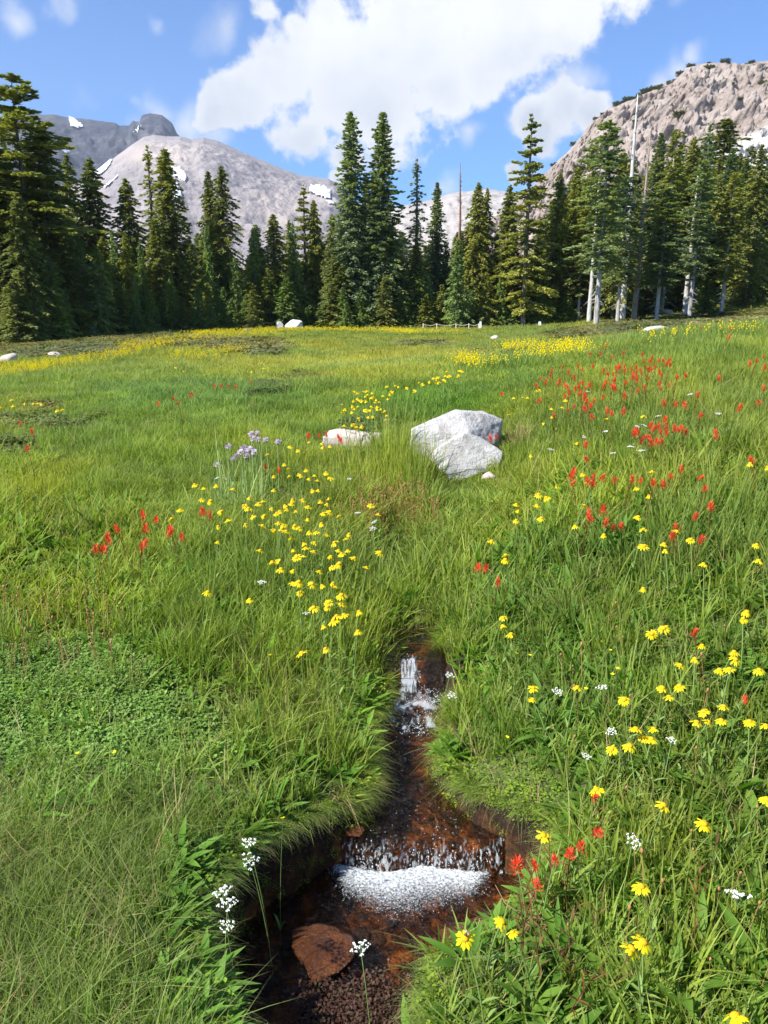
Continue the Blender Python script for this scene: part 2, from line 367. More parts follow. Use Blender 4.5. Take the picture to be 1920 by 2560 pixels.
# ------------------------------------------------------------------ mountains
def mtn_mat(name, a, b, c, scale, bd, patch=None):
    m, t, o = newmat(name); tcn = t.node('ShaderNodeTexCoord'); P = tcn.outputs['Object']
    n1 = t.noise(P, scale, 8, .62); n2 = t.noise(P, scale * 7, 6, .7)
    col = t.mix(t.sstep(n1, .38, .62), a + (1,), b + (1,)); col = t.mix(t.sstep(n2, .48, .72), col, c + (1,))
    if patch:
        at = t.node('ShaderNodeAttribute', attribute_name='patch'); col = t.mix(at.outputs['Fac'], col, patch + (1,))
    p = principled(t, col, .9, .1, n2, .9, bd); t.l.new(p.outputs[0], o.inputs[0]); return m
def mountain(name, prof, Dc, Db, zb, mat, label, amp, fs, seed, pxr, n=(300, 110), power=1.0, crest=0.15, patchf=None, ridged=True):
    prof = np.array(prof, float); pxs = np.linspace(pxr[0], pxr[1], n[0]); top = np.interp(pxs, prof[:, 0], prof[:, 1])
    d = np.array([vdir(a, b) for a, b in zip(pxs, top)]); tx = d[:, 0] / d[:, 1]; zt = EYE + d[:, 2] / d[:, 1] * Dc
    r = np.linspace(0, 1, n[1]); rb = np.linspace(0, 1, 14)[1:]
    rows = []
    for q in r:
        Y = Db + (Dc - Db) * q; rows.append((tx * Y, np.full_like(tx, Y), zb + (zt - zb) * q ** power, np.full_like(tx, q)))
    for q in rb:
        Y = Dc + (Dc - Db) * .5 * q; rows.append((tx * Y, np.full_like(tx, Y), zt + (zb - zt) * (q ** 1.1), np.full_like(tx, 1 + q)))
    A = np.array(rows).transpose(0, 2, 1); X, Y, Z, Q = A[..., 0], A[..., 1], A[..., 2], A[..., 3]
    w = np.where(Q <= 1, smooth(Q, 0, .15) * (crest + (1 - crest) * smooth(1 - Q, 0, .22)), crest)
    nn = fbm(X / fs, Z / fs * 1.0, Y / fs, 6, seed, .55, ridged) - (.25 if ridged else 0)
    n2 = fbm(X / fs * 3.7, Z / fs * 1.9, Y / fs * 2.5, 5, seed + 50, .6, True) - .2
    n3 = fbm(X / fs * 13, Z / fs * 5, Y / fs * 8, 4, seed + 80, .6) ; nn = nn + .42 * n2 + .16 * n3
    Z2 = Z + amp * nn * w * .6; Y2 = Y - amp * nn * w * 1.0
    N = X.shape; ix = np.arange(N[0] * N[1]).reshape(N)
    Fm = np.stack([ix[:-1, :-1], ix[:-1, 1:], ix[1:, 1:], ix[1:, :-1]], -1).reshape(-1, 4)
    V = np.stack([X, Y2, Z2], -1).reshape(-1, 3)
    yy = np.maximum(V[:, 1], 1); s = (V[:, 2] - EYE) / yy
    u = (s * math.cos(PITCH) + math.sin(PITCH)) / (math.cos(PITCH) - s * math.sin(PITCH))
    ppy = 1280 - u * F; ppx = 960 + V[:, 0] / yy * (math.cos(PITCH) + u * math.sin(PITCH)) * F
    at = {'patch': patchf(ppx, ppy, V)} if patchf else None
    ob = link(name, mesh(name, V, Fm, mat, True, at)); tag(ob, label, kind='structure')
    return V, Fm, ppx, ppy, N
def poly_in(x, y, P):
    P = np.array(P, float); c = np.zeros(x.shape, bool); j = len(P) - 1
    for i in range(len(P)):
        a, b = P[i], P[j]
        if a[1] != b[1]: c ^= ((a[1] > y) != (b[1] > y)) & (x < (b[0] - a[0]) * (y - a[1]) / (b[1] - a[1]) + a[0])
        j = i
    return c
m_dark = mtn_mat('cloud_shade_lava_rock', (.045, .050, .068), (.085, .088, .108), (.15, .145, .155), .006, 6)  # lava tone with the summit's cloud shadow and blue haze mixed in
def warm(x, y, V): return np.exp(-((x - 400) / 120) ** 2 - ((y - 385) / 30) ** 2) * .8 + .6 * np.exp(-((x - 700) / 90) ** 2 - ((y - 520) / 60) ** 2)
m_scree = mtn_mat('pale_scree', (.27, .245, .25), (.36, .325, .325), (.17, .15, .15), .012, 6, patch=(.50, .43, .38))
m_cliff = mtn_mat('granite_cliff', (.31, .25, .215), (.42, .36, .32), (.15, .13, .12), .05, 1.5, patch=(.62, .60, .58))
m_hill = mtn_mat('pale_hill', (.38, .34, .33), (.45, .42, .40), (.16, .18, .12), .02, 2)
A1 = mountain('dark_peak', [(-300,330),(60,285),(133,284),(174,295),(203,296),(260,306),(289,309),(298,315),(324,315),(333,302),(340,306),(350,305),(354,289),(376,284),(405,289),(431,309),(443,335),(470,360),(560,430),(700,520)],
        2600, 1500, -10, m_dark, 'lava summit darkened for cloud shade, with a square crag left of the pale scree dome', 55, 260, 11, (-250, 640), (240, 90), crest=.12)
A2 = mountain('scree_mountain', [(-200,560),(100,500),(200,452),(250,425),(290,392),(330,362),(360,342),(385,337),(420,341),(451,341),(480,350),(509,345),(544,353),(596,376),(665,405),(712,425),(752,439),(822,448),(845,462),(880,500),(960,535),(1100,560)],
        1700, 500, -10, m_scree, 'pale grey scree mountain with snow patches behind the left forest', 20, 150, 21, (-150, 1060), (420, 150), 1.05, .10, warm, True)
A3 = mountain('distant_ridge', [(850,540),(1000,515),(1076,499),(1134,482),(1220,473),(1261,476),(1290,482),(1400,500),(1600,560)],
        1200, 500, -10, m_hill, 'low pale ridge far behind the middle of the forest', 16, 60, 31, (850, 1600), (160, 50), 1.0, .15)
def talus(x, y, V): return smooth(y - (560 - (x - 1500) * .62) + 40 * fbm(x / 60, y / 60, 0, 3, 3), -14, 22)
A4 = mountain('rocky_cliff', [(1150,600),(1300,500),(1388,410),(1417,384),(1452,343),(1481,303),(1516,276),(1550,262),(1585,248),(1614,233),(1643,222),(1689,198),(1718,169),(1770,161),(1816,158),(1845,164),(1886,158),(1920,155),(2100,120),(2500,90),(3000,200)],
        430, 210, 2, m_cliff, 'steep reddish granite ridge with white talus rising above the right forest', 10, 17, 41, (1150, 2900), (520, 190), .8, .18, talus)
m_snow = simple('old_snow', (.80, .82, .86), .6, .3, var=(.70, .73, .80), scale=.05)
def snow(A, poly, label, off):
    V, Fm, px, py, N = A; qx = px + 5 * fbm(V[:, 0] / 30, V[:, 2] / 30, 0, 2, 3); qy = py + 3 * fbm(V[:, 0] / 25, V[:, 2] / 25, 9, 2, 4)
    cen = np.array(poly, float).mean(0); P = (np.array(poly) - cen) * 1.06 + cen
    front = np.arange(len(V)) < (N[0] - 13) * N[1]
    sel = poly_in(qx, qy, P) & front
    fs = Fm[sel[Fm].sum(1) >= 3]
    if len(fs) < 2: return
    lab = {int(v): int(v) for v in np.unique(fs)}
    ch = True
    while ch:                                        # keep only the largest connected patch
        ch = False
        for f in fs:
            mn = min(lab[int(v)] for v in f)
            for v in f:
                if lab[int(v)] != mn: lab[int(v)] = mn; ch = True
    fl = np.array([lab[int(f[0])] for f in fs]); vals, ct = np.unique(fl, return_counts=True); fs = fs[fl == vals[np.argmax(ct)]]
    u, inv = np.unique(fs, return_inverse=True); Vs = V[u].copy(); Vs[:, 2] += off; Vs[:, 1] -= off * 1.5
    o = link('snow_patch', mesh('snow_patch', Vs, inv.reshape(-1, 4), m_snow)); tag(o, label, 'snow', 'snow patches on the mountain')
def z1(l): return [(a * .5787, 150 + b * .5787) for a, b in l]
snow(A2, z1([(393,470),(440,440),(482,433),(470,462),(432,503),(398,493)]), 'large white snow patch low on the left flank of the pale scree mountain', 2)
snow(A2, z1([(735,470),(775,468),(806,512),(798,530),(740,500)]), 'tongue shaped snow patch high in the middle of the pale scree mountain', 2)
snow(A2, z1([(728,530),(762,528),(782,560),(788,602),(750,604),(735,565)]), 'snow patch behind the spire tree, just under the tongue shaped one', 2)
snow(A2, z1([(446,556),(508,503),(518,508),(462,558)]), 'thin diagonal snow strip below the large left snow patch', 2)
snow(A2, z1([(1350,543),(1402,548),(1434,572),(1426,608),(1338,572)]), 'snow patch on the right shoulder of the pale scree mountain', 2)
snow(A2, z1([(1400,605),(1430,610),(1440,630),(1420,628)]), 'tiny snow scrap just under the right shoulder snow patch', 2)
snow(A1, z1([(570,322),(608,290),(620,296),(590,322),(575,334)]), 'snow patch on the dark peak just left of the square crag', 4)
snow(A1, z1([(549,348),(572,342),(566,364),(552,362)]), 'little snow spot below the crag snow patch on the dark peak', 4)
snow(A1, z1([(298,250),(325,262),(374,298),(335,300),(300,285)]), 'snow streak near the upper left skyline of the dark peak', 4)
snow(A1, z1([(270,398),(318,376),(328,388),(284,410)]), 'snow patch low on the left of the dark peak beside the tall pine', 4)

# ------------------------------------------------------------------ conifers
def barkmat(name, a, b):
    m, t, o = newmat(name); tcn = t.node('ShaderNodeTexCoord'); mp = t.node('ShaderNodeMapping'); mp.inputs['Scale'].default_value = (3, 3, .5)
    t.l.new(tcn.outputs['Object'], mp.inputs[0]); n = t.noise(mp.outputs[0], 3, 6, .7)
    p = principled(t, t.mix(t.sstep(n, .35, .65), a + (1,), b + (1,)), .9, .1, n, .6, .05); t.l.new(p.outputs[0], o.inputs[0]); return m
m_bark = barkmat('grey_bark', (.13, .11, .095), (.27, .245, .22)); m_red = barkmat('red_bark', (.16, .085, .055), (.30, .18, .13))
m_pale = barkmat('pale_bark', (.30, .28, .255), (.50, .475, .45))
m_silver = barkmat('silver_wood', (.38, .36, .34), (.62, .60, .57))
m_needle = {'fir': leafmat('fir_needles', (.15, .20, .105), (.20, .26, .135), tint=False, trans=.3, nscale=.25, rough=.45),
            'hem': leafmat('hemlock_needles', (.175, .20, .065), (.235, .26, .08), tint=False, trans=.3, nscale=.25),
            'yng': leafmat('young_needles', (.16, .24, .085), (.21, .29, .105), tint=False, trans=.3, nscale=.4)}
def conifer(seed, Ht=16., Rd=2.3, cb=.04, nb=230, spr=46, size=.27, droop=.25, irr=.25, up=.35, power=.8, gaps=0., mat='fir', bark=None, twigs=0, clump=False, dome=0.):
    r = np.random.default_rng(seed); nb = int(nb * 1.4); spr = int(spr * 1.65); size *= 1.12
    i = np.arange(nb); tt = (i + r.random(nb)) / nb; tt = tt ** 1.0; t = cb + (1 - cb) * tt
    if clump: t = np.round(t * 17) / 17 + r.normal(0, .014, nb)
    t = np.clip(t, cb, .995)
    keep = r.random(nb) > gaps; t = t[keep]; nb = len(t)
    az = i[keep] * 2.399 + r.random(nb) * .8
    prof = np.clip((1 - t) / (1 - cb), 0, 1) ** power
    if dome: prof = np.clip(np.sqrt(np.clip((1 - t) / dome, 0, 1)), 0, 1) * (.75 + .25 * np.sin(t * 40 + seed))
    prof *= np.minimum(1, (t - cb) * 7 + .55)
    L = Rd * (prof + .035) * (1 + irr * r.normal(0, 1, nb)).clip(.35, 1.6)
    ns = np.maximum(5, (spr * (L / Rd) ** .9).astype(int)); b = np.repeat(np.arange(nb), ns); n = len(b)
    s = .08 + .92 * r.random(n) ** .85
    dr = np.stack([np.cos(az), np.sin(az), 0 * az], 1)[b]; sd = np.stack([-np.sin(az), np.cos(az), 0 * az], 1)[b]
    e = (up * (t - .55) * 1.4)[b] + .05 * r.normal(0, 1, nb)[b]; Lb = L[b]
    lat = r.uniform(-1, 1, n) * Lb * .30 * (1.08 - s) ** .7 * np.minimum(1, s * 3)
    c = dr * (Lb * s)[:, None] + sd * lat[:, None]
    c[:, 2] = t[b] * Ht + Lb * (e * s - droop * s ** 1.6) - np.abs(lat) * .25 + r.normal(0, .05, n)
    ax = dr + sd * (np.sign(lat) * r.uniform(.3, 1.0, n))[:, None]; ax[:, 2] += e - droop * 1.1 * s + r.normal(0, .22, n) + np.where(s > .9, .25, 0)
    ax /= np.linalg.norm(ax, axis=1)[:, None]
    nr = np.tile([0., 0, 1], (n, 1)) + r.normal(0, .55, (n, 3)); w = np.cross(ax, nr); w /= np.linalg.norm(w, axis=1)[:, None] + 1e-6
    a = size * r.uniform(.6, 1.3, n)[:, None]; ww = a * .27
    V = np.stack([c - ax * a * .5, c + w * ww + ax * a * .02, c + ax * a * .55, c - w * ww], 1).reshape(-1, 3)
    # leader
    Fc = np.arange(4 * n).reshape(-1, 4)
    crown = mesh('crown', V, Fc, m_needle[mat], False)
    mb = MB(); k = 9; zz = np.linspace(-.6, Ht * .99, k)
    wob = np.cumsum(r.normal(0, .012 * Ht / k, (k, 2)), 0); wob -= wob[0]
    mb.tube(np.stack([wob[:, 0] * .4, wob[:, 1] * .4, zz], 1), .0145 * Ht * (1 - np.linspace(0, 1, k)) ** .75 + .02, 8)
    for q in range(twigs):
        h = Ht * r.uniform(.08, max(cb + .1, .5)); a0 = r.random() * 6.28; Lt = r.uniform(.5, 1.5)
        p0 = np.array([0, 0, h]); d = np.array([math.cos(a0), math.sin(a0), 0])
        mb.tube([p0, p0 + d * Lt * .5 + [0, 0, -.1 * Lt], p0 + d * Lt + [0, 0, -.45 * Lt]], [.035, .022, .006], 4)
    trunk = mb.build('trunk', bark or m_bark)
    return {'crown': crown, 'trunk': trunk, 'H': Ht, 'R': Rd}
def snag(seed, Ht=16., bark=m_silver, nbr=40, lmax=1.6, curl=.5):
    r = np.random.default_rng(seed); mb = MB(); k = 10
    wob = np.cumsum(r.normal(0, .03, (k, 2)), 0)
    mb.tube(np.stack([wob[:, 0], wob[:, 1], np.linspace(-.5, Ht, k)], 1), .014 * Ht * (1 - np.linspace(0, 1, k)) ** .8 + .025, 8)
    trunk = mb.build('trunk', bark); brs = []
    for q in range(nbr):
        h = Ht * r.uniform(.12, .97); a0 = r.random() * 6.28; Lt = r.uniform(.25, lmax) * (1.1 - h / Ht)
        p0 = np.array([0, 0, h]); d = np.array([math.cos(a0), math.sin(a0), 0])
        p1 = p0 + d * Lt * .5 + [0, 0, r.uniform(-.3, .15) * Lt]; p2 = p1 + d * Lt * .5 + [0, 0, r.uniform(-curl, curl) * Lt]
        mb = MB(); mb.tube([p0, p1, p2], [.04, .025, .007], 4)
        if r.random() < .6: mb.tube([p1, p1 + (np.array([-d[1], d[0], .2]) * Lt * .35)], [.015, .005], 3)
        brs.append(mb.build('branch', bark))
    return {'branches': brs, 'trunk': trunk, 'H': Ht, 'R': lmax}
PR = {'fir': [conifer(1, 17, 2.1, .02, 270, 50, .26, .18, .22, .5, .62), conifer(2, 17, 2.3, .05, 250, 50, .27, .16, .25, .45, .6, twigs=8, bark=m_bark)],
      'hem': [conifer(3, 15, 2.3, .02, 250, 52, .27, .42, .28, .3, .6, mat='hem'), conifer(4, 15, 2.5, .04, 240, 50, .27, .45, .34, .3, .65, mat='hem', gaps=.12),
              conifer(14, 15, 2.1, .10, 230, 50, .27, .36, .3, .3, .55, mat='hem', twigs=14)],
      'thin': [conifer(5, 14, 1.3, .05, 170, 26, .24, .2, .35, .5, .6, gaps=.2, mat='fir'), conifer(6, 14, 1.2, .06, 160, 26, .22, .35, .4, .4, .6, gaps=.25, mat='hem')],
      'pine': [conifer(7, 16, 3.0, .36, 120, 95, .27, .12, .4, .25, .6, gaps=.25, mat='hem', clump=True, dome=.55, twigs=14)],
      'layer': [conifer(8, 16, 2.6, .10, 150, 70, .27, .10, .32, .30, .70, gaps=.15, mat='hem', clump=True, twigs=10)],
      'open': [conifer(9, 16, 1.9, .26, 170, 44, .26, .25, .4, .3, .45, gaps=.2, mat='hem', twigs=34, bark=m_pale), conifer(10, 16, 1.8, .3, 170, 44, .26, .2, .4, .3, .4, gaps=.2, mat='fir', twigs=30, bark=m_pale)],
      'red': [conifer(11, 16, 2.4, .5, 110, 80, .26, .2, .4, .2, .4, gaps=.15, mat='hem', dome=.5, bark=m_red, twigs=16)],
      'young': [conifer(12, 6, 1.25, .01, 120, 34, .17, .2, .2, .5, .75, mat='yng'), conifer(13, 6, 1.1, .01, 110, 34, .17, .3, .25, .4, .7, mat='yng'),
                conifer(15, 6, 1.2, .01, 110, 34, .18, .25, .3, .45, .65, mat='hem')],
      'snag': [snag(20)], 'redsnag': [snag(21, 16, m_red, 60, 1.3)], 'brownsnag': [snag(22, 16, barkmat('brown_wood', (.24, .18, .14), (.42, .34, .28)), 75, 2.6, .9)]}
def tree(px, top, Y, wpx, kind, label, group=None, var=None, base=None, name='conifer_tree'):
    x, zt = wx(px, top, Y); zb = float(H(x, Y, False)) - .15
    pr = PR[kind][(var if var is not None else random.randrange(9)) % len(PR[kind])]
    s = (zt - zb) / pr['H']; w = wpx / 2 / F * Y / pr['R'] / .98
    root = empty(name, (x, Y, zb), random.random() * 6.28); root.scale = (w, w, s)
    for bme in pr.get('branches', []): link('branch', bme, root)
    for p in ('trunk', 'crown'):
        if p in pr:
            c = link(p, pr[p], root)
            if p == 'trunk' and kind in ('open', 'red', 'layer', 'pine'): q = s / w; c.scale = (max(.6, min(1.5, q)), max(.6, min(1.5, q)), 1)
    tag(root, label, 'tree', group); return root
T = [ # px, top row, distance, width px, kind, label
 (26,188,45,330,'pine','tallest left pine with flat ragged limbs and bare trunk, at the left edge'),
 (98,300,46,215,'hem','broad olive hemlock just right of the tall flat limbed pine'),
 (-40,330,44,220,'hem','dark hemlock cut off by the left edge of the photo'),
 (40,480,42,120,'hem','pale trunked conifer in front of the tall flat limbed pine'),
 (165,385,52,130,'hem','dark conifer behind the small twin young firs on the left'),
 (222,398,53,125,'hem','dark leaning topped conifer on the right end of the left tree mass'),
 (312,445,54,120,'hem','dark pointed hemlock below the large snow patch'),
 (367,364,56,75,'thin','narrow drooping spire in front of the mountain, left of the paler spire'),
 (411,373,54,125,'hem','light olive hemlock spire that covers two snow patches'),
 (520,428,57,95,'hem','left one of the paired dark hemlocks in front of the scree slope'),
 (552,414,56,135,'hem','right one of the paired dark hemlocks in front of the scree slope'),
 (639,561,58,75,'fir','short conifer in the gap right of the paired dark hemlocks'),
 (683,535,58,105,'hem','olive conifer with broad top under the right end of the scree slope'),
 (722,549,60,70,'hem','small conifer between the broad topped olive tree and the snow patch'),
 (758,462,60,95,'layer','sparse topped conifer in front of the right shoulder snow patch'),
 (784,500,60,80,'hem','dark conifer touching the left foot of the tall twin firs'),
 (832,535,60,100,'hem','olive conifer filling the foot of the left twin fir'),
 (876,278,58,125,'fir','left of the two tall twin blue green firs in the middle of the forest'),
 (914,432,61,70,'fir','dark narrow fir peeping between the two tall twin firs'),
 (934,420,60,75,'hem','black green hemlock tight against the right twin fir'),
 (956,281,58,135,'fir','right of the two tall twin blue green firs, with a pale trunk'),
 (1043,397,60,70,'thin','thin see through fir just right of the twin firs'),
 (1093,456,62,75,'fir','narrow dark fir between the thin fir and the dead red top'),
 (1154,407,66,60,'redsnag','dead reddish bare top sticking up behind the middle forest'),
 (1197,456,60,95,'hem','dense olive hemlock right of the dead red top'),
 (1218,470,61,80,'hem','dark hemlock with a pointed top left of the layered tree'),
 (1275,465,60,85,'hem','conifer at the left foot of the layered tree'),
 (1330,285,58,150,'layer','tall layered conifer with wide flat limbs against the white cloud'),
 (1400,430,60,110,'hem','dark conifer at the right foot of the layered tree below the cliff'),
 (1445,420,62,90,'hem','dark conifer standing against the left foot of the cliff'),
 (1484,360,60,85,'open','conifer with pale bare trunk sections left of the straight lone trunk'),
 (1524,300,50,125,'open','tall conifer whose bare grey trunk meets the meadow at the right'),
 (1560,380,58,100,'hem','dark conifer between the bare grey trunk and the silver snag'),
 (1596,236,57,120,'snag','tall silver white dead trunk, the highest bare pole of the right forest'),
 (1622,331,55,150,'brownsnag','brown dead trunk with pale curled limbs next to the silver pole'),
 (1654,331,62,100,'fir','fir just right of the curled limb dead trunk'),
 (1692,323,60,100,'open','conifer with lichen pale limbs right of the dead trunks'),
 (1669,470,52,125,'open','short crowned conifer with forked bare trunk at the meadow edge'),
 (1736,345,64,90,'hem','dark conifer behind the pale limbed trees on the right'),
 (1761,400,56,85,'open','thin conifer with a long pale trunk near the right side'),
 (1778,306,62,80,'thin','slender conifer rising left of the thick red barked tree'),
 (1818,297,80,150,'red','big crowned tree with thick red brown trunk upslope on the right'),
 (1868,400,62,90,'fir','dark fir left of the conifer cut by the right edge'),
 (1908,360,60,115,'hem','dark conifer cut off by the right edge of the photo'),
 (1497,440,57,80,'snag','thin silver dead pole left of the bare grey front trunk'),
 (1745,430,58,84,'snag','thin silver dead pole between the lichen pale conifer and the long pale trunk'),
 (1462,520,59,90,'open','short conifer with pale bare foot at the left end of the right forest'),
 (1570,440,54,90,'open','conifer with pale foot between the front trunk and the silver pole'),
 (1840,430,57,95,'open','pale trunked conifer in front of the thick red trunk'),
 (1145,598,57,75,'young','grey green drooping small conifer standing at the middle forest front'),
]
for i, (px, top, Y, w, k, lb) in enumerate(T): tree(px, top, Y, w, k, lb, var=i, name='dead_tree' if 'snag' in k else 'conifer_tree')
YT = [(197,595,46,75,'taller of the two young firs on the dark left forest front'),(240,615,46,90,'shorter of the two young firs on the dark left forest front'),
      (295,705,47,70,'bushy small fir right of the two young firs'),(331,749,47,62,'tiny fir at the foot of the light olive hemlock'),(366,784,48,40,'smallest seedling fir at the left forest front'),
      (602,752,54,48,'small round fir at the foot of the paired hemlocks'),(775,763,57,62,'small dark fir right of the white boulder'),(503,705,54,60,'young fir in front of the paired hemlocks'),
      (855,663,57,85,'young bright fir at the foot of the left twin fir'),(1050,672,58,90,'young blue green fir at the foot of the thin fir'),(120,640,43,110,'young conifer low at the far left forest front'),
      (30,700,41,110,'young conifer in the left corner of the forest front'),(1360,690,58,80,'young fir under the layered conifer'),(1770,690,58,70,'young fir beside the long pale trunk on the right')]
for i, (px, top, Y, w, lb) in enumerate(YT): tree(px, top, Y, w, 'young', lb, 'young firs along the forest front', var=i, name='young_fir')
r = np.random.default_rng(5)
env = np.array([(-60,330),(80,330),(180,430),(250,520),(350,560),(430,520),(540,520),(620,590),(700,590),(800,570),(930,480),(1040,530),(1120,540),(1200,520),(1300,520),(1420,490),(1500,430),(1600,420),(1700,390),(1800,390),(1980,400)])
for px in np.arange(-120, 2060, 21):                              # second rows
    px = px + r.uniform(-10, 10); top = np.interp(px, env[:, 0], env[:, 1]) + (25 + r.uniform(0, 110) if px < 1400 else r.uniform(-25, 75))
    tree(px, top, r.uniform(62, 76), r.uniform(70, 105), r.choice(['hem', 'hem', 'fir', 'open'] if px > 1400 else ['hem', 'hem', 'fir']), 'BACK', 'back row conifers', var=int(r.integers(9)))
for px in np.arange(-100, 2040, 15):                              # understorey along the front
    if px > 1470 and r.random() < .45: continue
    yb = np.interp(px, [0, 400, 960, 1500, 1920], [42, 52, 58, 61, 62])
    px = px + r.uniform(-12, 12); Y = yb + r.uniform(0, 4); top = r.uniform(540, 770)
    k = r.choice(['young', 'young', 'hem', 'thin'] if top < 690 else ['young'])
    tree(px, top, Y, r.uniform(50, 90), k, 'UNDER', 'understorey conifers', var=int(r.integers(9)), name='young_conifer')
for px in np.arange(-90, 1960, 26):                               # saplings at the very front
    if 640 < px < 800 or (px > 1480 and r.random() < .4): continue
    px = px + r.uniform(-12, 12); tree(px, r.uniform(680, 770), np.interp(px, [0, 400, 960, 1500, 1920], [41, 50, 57, 60, 61]) + r.uniform(-1, 1), r.uniform(34, 70), 'young', 'SAP', 'saplings along the forest edge', var=int(r.integers(9)), name='sapling')
for px in np.arange(-100, 2040, 44):                              # third rows, darkness behind
    px = px + r.uniform(-15, 15); top = np.interp(px, env[:, 0], env[:, 1]) + 110 + r.uniform(0, 90)
    tree(px, top, r.uniform(78, 92), r.uniform(90, 130), 'hem', 'BACK', 'back row conifers', var=int(r.integers(9)))
for px in np.arange(1410, 2040, 34):
    tree(px + r.uniform(-9, 9), np.interp(px, env[:, 0], env[:, 1]) + r.uniform(-30, 60), r.uniform(66, 78), r.uniform(80, 110), r.choice(['hem', 'open', 'fir']), 'BACK', 'back row conifers', var=int(r.integers(9)))

LM = [(26,'the flat limbed left pine'),(222,'the leaning topped left conifer'),(411,'the light olive spire'),(552,'the paired dark hemlocks'),(683,'the broad topped olive conifer'),(876,'the left twin fir'),(956,'the right twin fir'),(1043,'the thin see through fir'),
      (1154,'the dead red top'),(1330,'the layered conifer'),(1484,'the pale bare sectioned trunk'),(1596,'the silver pole'),(1692,'the lichen pale limbed conifer'),(1818,'the thick red trunk'),(5000,'')]
NTH = ['first','second','third','fourth','fifth','sixth','seventh','eighth','ninth','tenth','eleventh','twelfth','thirteenth','fourteenth','fifteenth','sixteenth','seventeenth','eighteenth','nineteenth','twentieth','twentyfirst','twentysecond','twentythird','twentyfourth','twentyfifth']
for key, wd in (('UNDER', 'low understorey conifer'), ('BACK', 'back row conifer'), ('SAP', 'small front edge sapling')):
    L = sorted([o for o in C.objects if o.get('label') == key], key=lambda o: o.location.x / o.location.y)
    cnt = {}
    for o in L:
        px = 960 + o.location.x / o.location.y * math.cos(PITCH) * F; i = max([k for k in range(len(LM)) if LM[k][0] <= px] + [-1]); c = cnt.get(i, 0); cnt[i] = c + 1
        o['label'] = '%s %s %s' % (NTH[min(c, 24)], wd, ('rightward of ' + LM[i][1]) if i >= 0 else 'at the left edge of the photo')
# ------------------------------------------------------------------ rocks
def rockmat(name, a, b, c, sc=6, rough=.85, spec=.2, bs=.6, bd=.02, coat=0):
    m, t, o = newmat(name); tcn = t.node('ShaderNodeTexCoord'); P = tcn.outputs['Object']
    n1 = t.noise(P, sc, 6, .65); n2 = t.noise(P, sc * 9, 5, .7)
    col = t.mix(t.sstep(n1, .35, .65), a + (1,), b + (1,)); col = t.mix(t.m('MULTIPLY', t.sstep(n2, .55, .72), .6), col, c + (1,))
    p = principled(t, col, rough, spec, t.m('ADD', n1, t.m('MULTIPLY', n2, .35)), bs, bd); p.inputs['Coat Weight'].default_value = coat
    t.l.new(p.outputs[0], o.inputs[0]); return m
m_granite = rockmat('white_granite', (.43, .405, .375), (.60, .585, .56), (.22, .21, .20), 7, bs=.9, bd=.05)
m_pink = rockmat('pinkish_granite', (.44, .37, .33), (.52, .45, .40), (.28, .22, .19), 7)
m_wetred = rockmat('wet_red_rock', (.085, .028, .008), (.17, .056, .014), (.03, .014, .008), 11, rough=.18, spec=.55, bs=1.0, bd=.05, coat=.35)
m_wetdark = rockmat('wet_dark_stone', (.05, .03, .018), (.14, .07, .03), (.10, .08, .05), 14, rough=.3, spec=.5)
import bmesh
def rock_mesh(name, mat, seed, sub=3, sc=(1, 1, .6), cuts=9, rough=.05):
    r = np.random.default_rng(seed); bm = bmesh.new(); bmesh.ops.create_icosphere(bm, subdivisions=sub, radius=1)
    V = np.array([v.co[:] for v in bm.verts]); bm.verts.ensure_lookup_table()
    for q in range(cuts):
        d = r.normal(0, 1, 3); d /= np.linalg.norm(d); k = r.uniform(.55, .85); e = V @ d - k; V -= np.outer(np.maximum(e, 0), d)
    V += V * (rough * fbm(V[:, 0] * 2.5, V[:, 1] * 2.5, V[:, 2] * 2.5 + seed, 4, seed))[:, None]
    V *= np.array(sc)
    Fc = np.array([[v.index for v in f.verts] for f in bm.faces]); bm.free()
    return mesh(name, V, Fc, mat, sub >= 4)
def rock(px, py, wpx, hpx, seed, mat, label, name='rock', Y=None, sink=.3, sub=3, rz=0, group=None, z=None, flat=1.0):
    if Y is None: x, yy, zz = [float(q[0]) for q in ground_at(px, py)]
    else: x, _ = wx(px, py, Y); yy = Y; zz = float(H(x, yy, False))
    if z is not None: zz = z
    dep = yy * (math.cos(PITCH)) ; w = wpx / F * dep / 2; h = hpx / F * dep / 2
    o = link(name, rock_mesh(name, mat, seed, sub, (w / .8, w * flat, h / (1 - sink) / .8)), None, (x, yy, zz + h * (1 - sink) * .8), (0, 0, rz)); tag(o, label, 'rock', group); return o
